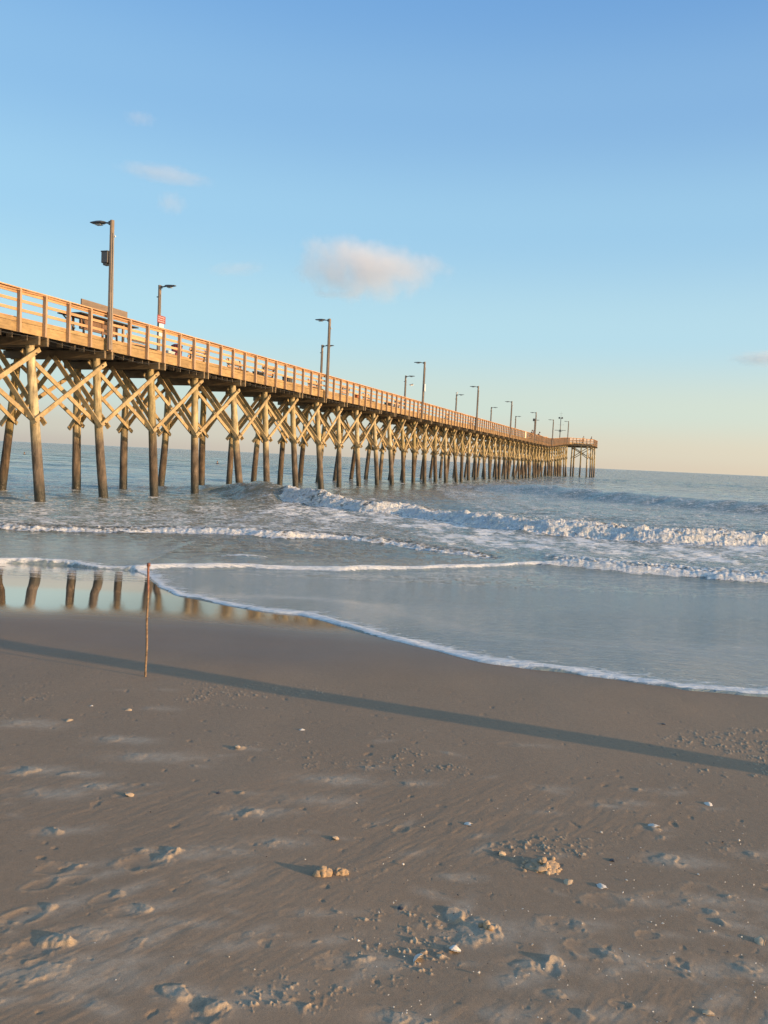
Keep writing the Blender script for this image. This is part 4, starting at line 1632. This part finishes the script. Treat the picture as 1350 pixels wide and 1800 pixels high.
# ------------------------------------------------------------------ shells, clods and flecks
M['shell'] = mat_plain('bleached_shell', (0.62, 0.56, 0.48), .6, var=.25, scale=60)
M['shell_tan'] = mat_plain('tan_shell', (0.50, 0.36, 0.22), .6, var=.3, scale=60)
M['shell_dark'] = mat_plain('dark_shell', (0.05, 0.045, 0.045), .45, var=.3, scale=60)
M['clod'] = mat_timber('sand_clod', (0.46, 0.33, 0.21), (0.28, 0.20, 0.13), (1, 1, 1), .25, .95)


def place(px_, py_):
    p = on_sand(px_, py_)
    i = np.argmin((BX - p.x) ** 2 + (BY - p.y) ** 2)
    p.z = float(BZ[i])
    return p


_sel = None
_bm = beach.data
_bc = np.empty(len(_bm.vertices) * 3, np.float32)
_bm.vertices.foreach_get('co', _bc)
_bc = _bc.reshape(-1, 3)
_bc = _bc[(np.hypot(_bc[:, 0], _bc[:, 1]) < 9) & (_bc[:, 1] > 0)]
BX, BY, BZ = _bc[:, 0], _bc[:, 1], _bc[:, 2]


def shell_mesh(L, seed, curl=1.0):
    """half of a bivalve: ribbed cup, thin, with a broken rim"""
    rg = random.Random(seed)
    mb = MB()
    nu, nv = 14, 7
    for lay in (0, 1):
        for j in range(nv + 1):
            r = j / nv
            for i in range(nu + 1):
                th = PI * (-.08 + 1.16 * i / nu)
                rr = L * r * (1 + .06 * math.sin(i * 2.2 + seed)) * (.92 + .16 * math.sin(th))
                x = math.cos(th) * rr * .62
                y = math.sin(th) * rr
                z = L * .34 * curl * (1 - (2 * r - .55) ** 2 * .55) * (.55 + .45 * math.sin(th)) + .02 * L * math.cos(i * 3.1)
                z -= lay * L * .035
                mb.v.append((x, y - L * .5, z))
    w = nu + 1
    n0 = w * (nv + 1)
    for j in range(nv):
        for i in range(nu):
            q = (j * w + i, j * w + i + 1, (j + 1) * w + i + 1, (j + 1) * w + i)
            mb.f.append(q[::-1])
            mb.f.append(tuple(n0 + k for k in q))
    for i in range(nu):
        mb.f.append((nv * w + i, nv * w + i + 1, n0 + nv * w + i + 1, n0 + nv * w + i))
    for j in range(nv):
        mb.f.append((j * w, (j + 1) * w, n0 + (j + 1) * w, n0 + j * w))
        mb.f.append((j * w + nu, n0 + j * w + nu, n0 + (j + 1) * w + nu, (j + 1) * w + nu))
    return mb


SHELLS = [(736, 1684, 16, 'shell', 'white broken shell standing on edge with a long shadow, left of the cupped shell'),
          (798, 1668, 15, 'shell', 'small white cupped shell on bare sand right of the shell standing on edge'),
          (1334, 1652, 16, 'shell_tan', 'orange lit shell on the bare sand nearest the right border'),
          (1146, 1451, 14, 'shell', 'pale open shell with a short shadow right of the middle'),
          (822, 1448, 11, 'shell', 'white crescent shaped shell fragment in the middle of the sand'),
          (530, 1284, 8, 'shell', 'bright white shell chip alone below the shadow band'),
          (1056, 1556, 13, 'shell', 'cream shell right of the lumpy sand heap'),
          (998, 1550, 13, 'shell_tan', 'orange shell curl just right of and below the lumpy sand heap'),
          (120, 1267, 9, 'shell_tan', 'orange shell with a bluish shadow at the upper left of the sand'),
          (228, 1249, 8, 'shell_tan', 'small tan shell beneath a row of white chips, left of the stake foot'),
          (1247, 1414, 10, 'shell', 'cream shell half buried under a pale chip at the right'),
          (228, 1399, 13, 'shell_tan', 'long thin orange shell lying left of centre'),
          (590, 1474, 12, 'shell_tan', 'long thin orange shell up and left of the middle of the sand'),
          (418, 1317, 11, 'shell_tan', 'orange shell beside a faint footprint, at mid left'),
          (884, 1500, 12, 'shell_tan', 'tan shell with a shadow, left of the lumpy sand heap'),
          (1243, 1778, 13, 'shell_tan', 'small square orange fragment near the bottom right'),
          (704, 1594, 9, 'shell_dark', 'tiny dark shell in a pit below the sand clods'),
          (1078, 1511, 9, 'shell_dark', 'tiny dark tipped shell above the cream shell'),
          (161, 1241, 5, 'shell', 'white chip just above the small tan shell'),
          (384, 1396, 7, 'shell_dark', 'small dark mussel shell near the left edge of the trampled sand'),
          (1167, 1273, 7, 'shell_dark', 'dark mussel shell with a white chip, alone above the shadow band at right')]
for i, (px_, py_, sz, mk, lab) in enumerate(SHELLS):
    p = place(px_, py_)
    L = sz / 1400.0 * (p - CAMV).length
    mb = shell_mesh(L, i + 3, 1.2 if i < 2 else .8)
    o = mb.build('seashell', M[mk], None, True)
    o.location = p + Vector((0, 0, L * (.22 if i < 2 else .02)))
    o.rotation_euler = ((1.1 if i == 0 else RND.uniform(-.3, .5)), RND.uniform(-.3, .3), RND.uniform(0, 6.28))
    tag(o, lab, 'shell', 'shells scattered on the sand')


def clod_mesh(parts, seed, rough=.42):
    """lumps of caked sand fused into one mound"""
    import bmesh
    bm = bmesh.new()
    from mathutils import noise
    for (x, y, z, rx, ry, rz_) in parts:
        r = bmesh.ops.create_icosphere(bm, subdivisions=4 if rx > .02 else 2, radius=1.0)
        for v in r['verts']:
            d = v.co.copy()
            k = 1 + rough * noise.noise(d * 1.6 + Vector((seed, x * 40, y * 40))) + rough * .5 * noise.noise(d * 4.5 + Vector((x * 60, seed, 3))) + rough * .22 * noise.noise(d * 11)
            v.co = Vector((x + d.x * rx * k, y + d.y * ry * k, z + d.z * rz_ * k))
    me = bpy.data.meshes.new('clod')
    bm.to_mesh(me)
    bm.free()
    me.polygons.foreach_set('use_smooth', [True] * len(me.polygons))
    me.materials.append(M['clod'])
    return me


def mound(px_, py_, parts, lab, seed, name='sand_clod'):
    p = place(px_, py_)
    me = clod_mesh(parts, seed)
    o = bpy.data.objects.new(name, me)
    COL.objects.link(o)
    o.location = p
    tag(o, lab, 'sand clod', 'caked clods of sand')
    return o


mound(568, 1537, [(0, 0, .006, .030, .018, .024), (-.020, -.006, .004, .020, .014, .017), (.016, .006, .005, .018, .016, .018)], 'left clod of the pair of bright orange lit clods in the middle', 1)
mound(598, 1535, [(0, 0, .004, .024, .014, .020), (.014, .004, .003, .016, .011, .014)], 'right smaller clod of the pair of bright orange lit clods in the middle', 2)
rg = random.Random(21)
parts = []
for i in range(70):
    th, r = rg.uniform(0, 2 * PI), abs(rg.gauss(0, .030))
    h = max(0, .034 - r * .8)
    q = rg.uniform(.005, .013)
    parts.append((math.cos(th) * r * 1.2, math.sin(th) * r * 1.1, rg.uniform(.3, 1) * h, q, q, q * rg.uniform(.7, 1)))
parts.append((0, 0, .002, .060, .055, .016))
mound(955, 1522, parts, 'heap of crumbled lumps of sand, orange on its right side', 5, 'sand_heap')
mound(855, 1630, [(0, 0, .006, .014, .012, .014), (.012, -.012, .004, .012, .009, .009), (-.016, .006, .002, .012, .007, .008)], 'small orange clod at the right end of a curved ridge of sand', 6)

# flecks of broken shell and grit, far too many to count
rg = random.Random(8)
mb = MB()
m_dark = MB()
nfl = 0
while nfl < 480:
    px_ = rg.uniform(-40, 1390)
    py_ = 1200 + 600 * rg.random() ** .8
    dens = .10 + .9 * (1 / (1 + math.exp(-(px_ - 560 - .2 * (py_ - 1300)) / 90)))
    dens *= .35 + .65 * (math.sin(px_ * .021 + py_ * .013) * math.sin(px_ * .009 - py_ * .017 + 1) > -.05)
    if rg.random() > dens or (py_ < 1275 and rg.random() > .2):
        continue
    nfl += 1
    p = on_sand(px_, py_)
    p.z += .001
    s_ = rg.uniform(.0013, .0042) * (1.0 if rg.random() < .93 else 1.8)
    tgt = mb if rg.random() < .8 else m_dark
    b = len(tgt.v)
    ax = Vector((rg.uniform(-1, 1), rg.uniform(-1, 1), rg.uniform(-.4, .4))).normalized()
    ay = ax.cross(Vector((rg.uniform(-.4, .4), rg.uniform(-.4, .4), 1))).normalized()
    az_ = ax.cross(ay)
    for u, v, w in ((1, 0, 0), (0, .7, 0), (-1, 0, 0), (0, -.7, 0), (0, 0, .5), (0, 0, -.5)):
        k = s_ * rg.uniform(.7, 1.3)
        tgt.v.append(tuple(p + ax * u * k + ay * v * k + az_ * w * k))
    tgt.f += [(b, b + 1, b + 4), (b + 1, b + 2, b + 4), (b + 2, b + 3, b + 4), (b + 3, b, b + 4), (b + 1, b, b + 5), (b + 2, b + 1, b + 5), (b + 3, b + 2, b + 5), (b, b + 3, b + 5)]
tag(mb.build('shell_grit', M['shell']), 'pale flecks of broken shell and grit strewn over the trampled sand', 'shell grit', kind='stuff')
tag(m_dark.build('dark_grit', M['shell_dark']), 'dark flecks of shell and grit strewn over the trampled sand', 'dark grit', kind='stuff')

# ------------------------------------------------------------------ the post out of view on the right whose shadow crosses the beach
q0, q1 = on_sand(0, 1130), on_sand(1350, 1352)
dsh = Vector((q1.x - q0.x, q1.y - q0.y, 0)).normalized()
pb = Vector((q1.x, q1.y, 0)) + dsh * 3.2
t = empty('wooden_post', (pb.x, pb.y, float(beach_z(pb.y))), 0, 'tall round wooden post on the beach beyond the right border whose shadow crosses the sand', 'post')
mb = MB()
mb.tube([(0, 0, -.6), (0, 0, 1), (0, 0, 2), (0, 0, 3.4), (0, 0, 6.5)], [.105, .115, .145, .17, .18], 20)
mb.build('shaft', M['pile'], t, True)
print('shadow azimuth wanted (sun az)', math.degrees(math.atan2(dsh.x, dsh.y)) , 'rod', rod_h)

# ------------------------------------------------------------------ foam and swirl round the feet of the pilings
_sm = sea.data
_sc = np.empty(len(_sm.vertices) * 3, np.float32)
_sm.vertices.foreach_get('co', _sc)
_sc = _sc.reshape(-1, 3)
_fa = np.empty(len(_sc), np.float32)
_sm.attributes['foam'].data.foreach_get('value', _fa)
for a, w, out, lean, da in pl2:
    if a > 60 or a < -6:
        continue
    q = on_pier(a + da, w + lean, 0)
    dx = _sc[:, 0] - q.x
    dy = _sc[:, 1] - q.y
    sel = np.flatnonzero((np.abs(dx) < 1.5) & (np.abs(dy) < 1.8))
    dx, dy = dx[sel], dy[sel]
    wbl = sample(T_fo, 10.0, _sc[sel, 0] * 1.5, _sc[sel, 1] * 1.5)
    rr = np.hypot(dx, dy)
    f_ = 0.80 * np.exp(-(np.clip(rr - 0.20, 0, 9) / 0.13) ** 2) + 0.5 * np.exp(-(np.hypot(dx * 1.0, (dy + 0.55) * 0.8) / 0.45) ** 2) * (0.8 + 0.3 * wbl)
    _fa[sel] = np.maximum(_fa[sel], np.clip(f_, 0, 1))
_sm.attributes['foam'].data.foreach_set('value', _fa)

# spray and clots thrown up along the breaker
rg = random.Random(31)
mb = MB()
for i in range(2600):
    x = rg.uniform(-4.6, 16)
    if rg.random() > 0.5 + 0.35 * math.sin(x * 1.7) + 0.3 * math.sin(x * 4.1 + 1):
        continue
    yb = float(gC(x)) + 0.3
    d_ = rg.uniform(0.1, 0.95)
    hc = float(np.interp(x, [-5, -3.6, -1.5, 0.5, 2.5, 5, 8, 12, 20], [.52, .50, .40, .30, .32, .44, .40, .33, .3]))
    z_ = 0.03 + hc * (0.75 + rg.random() ** 2 * 0.55) * min(1, d_ / .5)
    r_s = rg.uniform(.006, .020)
    c = Vector((x, yb + d_, z_))
    b = len(mb.v)
    for u in ((1, 0, 0), (-1, 0, 0), (0, 1, 0), (0, -1, 0), (0, 0, 1), (0, 0, -1)):
        mb.v.append(tuple(c + Vector(u) * (r_s * rg.uniform(.6, 1.4))))
    for f in ((0, 2, 4), (2, 1, 4), (1, 3, 4), (3, 0, 4), (2, 0, 5), (1, 2, 5), (3, 1, 5), (0, 3, 5)):
        mb.f.append(tuple(b + k for k in f))
M['foam'] = mat_plain('sea_foam', (0.72, 0.71, 0.69), .9)
tag(mb.build('sea_spray', M['foam'], None, True), 'white spray thrown up along the crest of the breaking wave', 'spray', kind='stuff')


# ------------------------------------------------------------------ clouds
def cloud_material(name, dens, nscale, thr, seed, flat=1.0, skew=0.0):
    m = bpy.data.materials.new(name)
    m.use_nodes = True
    t = m.node_tree
    t.nodes.clear()
    out = t.nodes.new('ShaderNodeOutputMaterial')
    pv = t.nodes.new('ShaderNodeVolumePrincipled')
    pv.inputs['Color'].default_value = (0.93, 0.93, 0.95, 1)
    pv.inputs['Anisotropy'].default_value = 0.0
    tc = t.nodes.new('ShaderNodeTexCoord')
    ln = t.nodes.new('ShaderNodeVectorMath')
    ln.operation = 'LENGTH'
    sp = t.nodes.new('ShaderNodeSeparateXYZ')
    cb = t.nodes.new('ShaderNodeCombineXYZ')
    t.links.new(tc.outputs['Object'], sp.inputs[0])
    zu = t.nodes.new('ShaderNodeMath')
    zu.operation = 'MULTIPLY'
    zu.inputs[1].default_value = flat
    zd = t.nodes.new('ShaderNodeMath')
    zd.operation = 'MULTIPLY'
    zd.inputs[1].default_value = -1.0
    zm = t.nodes.new('ShaderNodeMath')
    zm.operation = 'MAXIMUM'
    t.links.new(sp.outputs['Z'], zu.inputs[0])
    t.links.new(sp.outputs['Z'], zd.inputs[0])
    t.links.new(zu.outputs[0], zm.inputs[0])
    t.links.new(zd.outputs[0], zm.inputs[1])
    xl = t.nodes.new('ShaderNodeMath')
    xl.operation = 'ADD'
    xs = t.nodes.new('ShaderNodeMath')
    xs.operation = 'MULTIPLY'
    xs.inputs[1].default_value = skew
    t.links.new(zm.outputs[0], xs.inputs[0])
    t.links.new(sp.outputs['X'], xl.inputs[0])
    t.links.new(xs.outputs[0], xl.inputs[1])
    t.links.new(xl.outputs[0], cb.inputs['X'])
    t.links.new(sp.outputs['Y'], cb.inputs['Y'])
    t.links.new(zm.outputs[0], cb.inputs['Z'])
    t.links.new(cb.outputs[0], ln.inputs[0])
    mp = t.nodes.new('ShaderNodeMapping')
    mp.inputs['Location'].default_value = (seed * 3.1, seed * 1.7, seed)
    mp.inputs['Scale'].default_value = (2.2, 1.0, 1.1)
    t.links.new(tc.outputs['Object'], mp.inputs['Vector'])
    nz = t.nodes.new('ShaderNodeTexNoise')
    nz.inputs['Scale'].default_value = nscale
    nz.inputs['Detail'].default_value = 4
    nz.inputs['Roughness'].default_value = .6
    t.links.new(mp.outputs[0], nz.inputs['Vector'])

    def mth(op, a, b):
        n = t.nodes.new('ShaderNodeMath')
        n.operation = op
        for i, v in enumerate((a, b)):
            if isinstance(v, (int, float)):
                n.inputs[i].default_value = v
            else:
                t.links.new(v, n.inputs[i])
        return n.outputs[0]
    body = mth('SUBTRACT', 1.0, ln.outputs['Value'])
    d = mth('ADD', mth('MULTIPLY', body, 1.15), mth('MULTIPLY', mth('SUBTRACT', nz.outputs['Fac'], .5), 1.5))
    d = mth('MAXIMUM', mth('SUBTRACT', d, thr), 0.0)
    edge = mth('MINIMUM', mth('MULTIPLY', mth('MAXIMUM', body, 0.0), 5.0), 1.0)
    d = mth('MULTIPLY', mth('MULTIPLY', d, edge), dens)
    t.links.new(d, pv.inputs['Density'])
    t.links.new(pv.outputs[0], out.inputs['Volume'])
    return m


def cloud(px_, py_, w_px, h_px, dens, label, seed, thr=0.12, nscale=1.4, tilt=0.0, flat=1.0, skew=0.0):
    D = 2600.0
    d = CAM_R @ Vector((px_ - 675, 900 - py_, -1400.0))
    p = CAMV + d * (D / d.length)
    k = D / 1400.0
    import bmesh
    bm = bmesh.new()
    bmesh.ops.create_icosphere(bm, subdivisions=3, radius=1.0)
    me = bpy.data.meshes.new('cloud')
    bm.to_mesh(me)
    bm.free()
    me.materials.append(cloud_material('cloud_vapour', dens, nscale, thr, seed, flat, skew))
    o = bpy.data.objects.new('cloud', me)
    COL.objects.link(o)
    o.location = p
    o.scale = (w_px / 2 * k, max(h_px / 2 * k * 1.2, 30), h_px / 2 * k)
    o.rotation_euler = (0, rad(tilt), -math.atan2(d.x, d.y))
    tag(o, label, 'cloud')
    return o


cloud(660, 459, 300, 175, .0100, 'largest cloud, grey lavender with a pink lit right side, above the middle of the pier', 1, .17, 2.3, 3, 2.6, .35)
cloud(588, 518, 90, 18, .010, 'thin grey wisp just below the left side of the largest cloud', 2, .05, 1.3)
cloud(291, 306, 175, 36, .011, 'long pinkish wisp of cloud at upper left above the tallest lamp', 3, .10, 1.6, 2)
cloud(302, 357, 60, 44, .005, 'faint small puff directly beneath the long pinkish wisp', 4, .10, 1.4)
cloud(418, 472, 130, 34, .006, 'faint grey smear of cloud between the long wisp and the largest cloud', 5, .15, 1.6, -8)
cloud(246, 208, 60, 30, .005, 'faintest highest puff of cloud at the upper left', 6, .10, 1.4)
cloud(1350, 630, 130, 32, .02, 'low cream cloud cut by the right border above the horizon', 7, .05, 1.5)
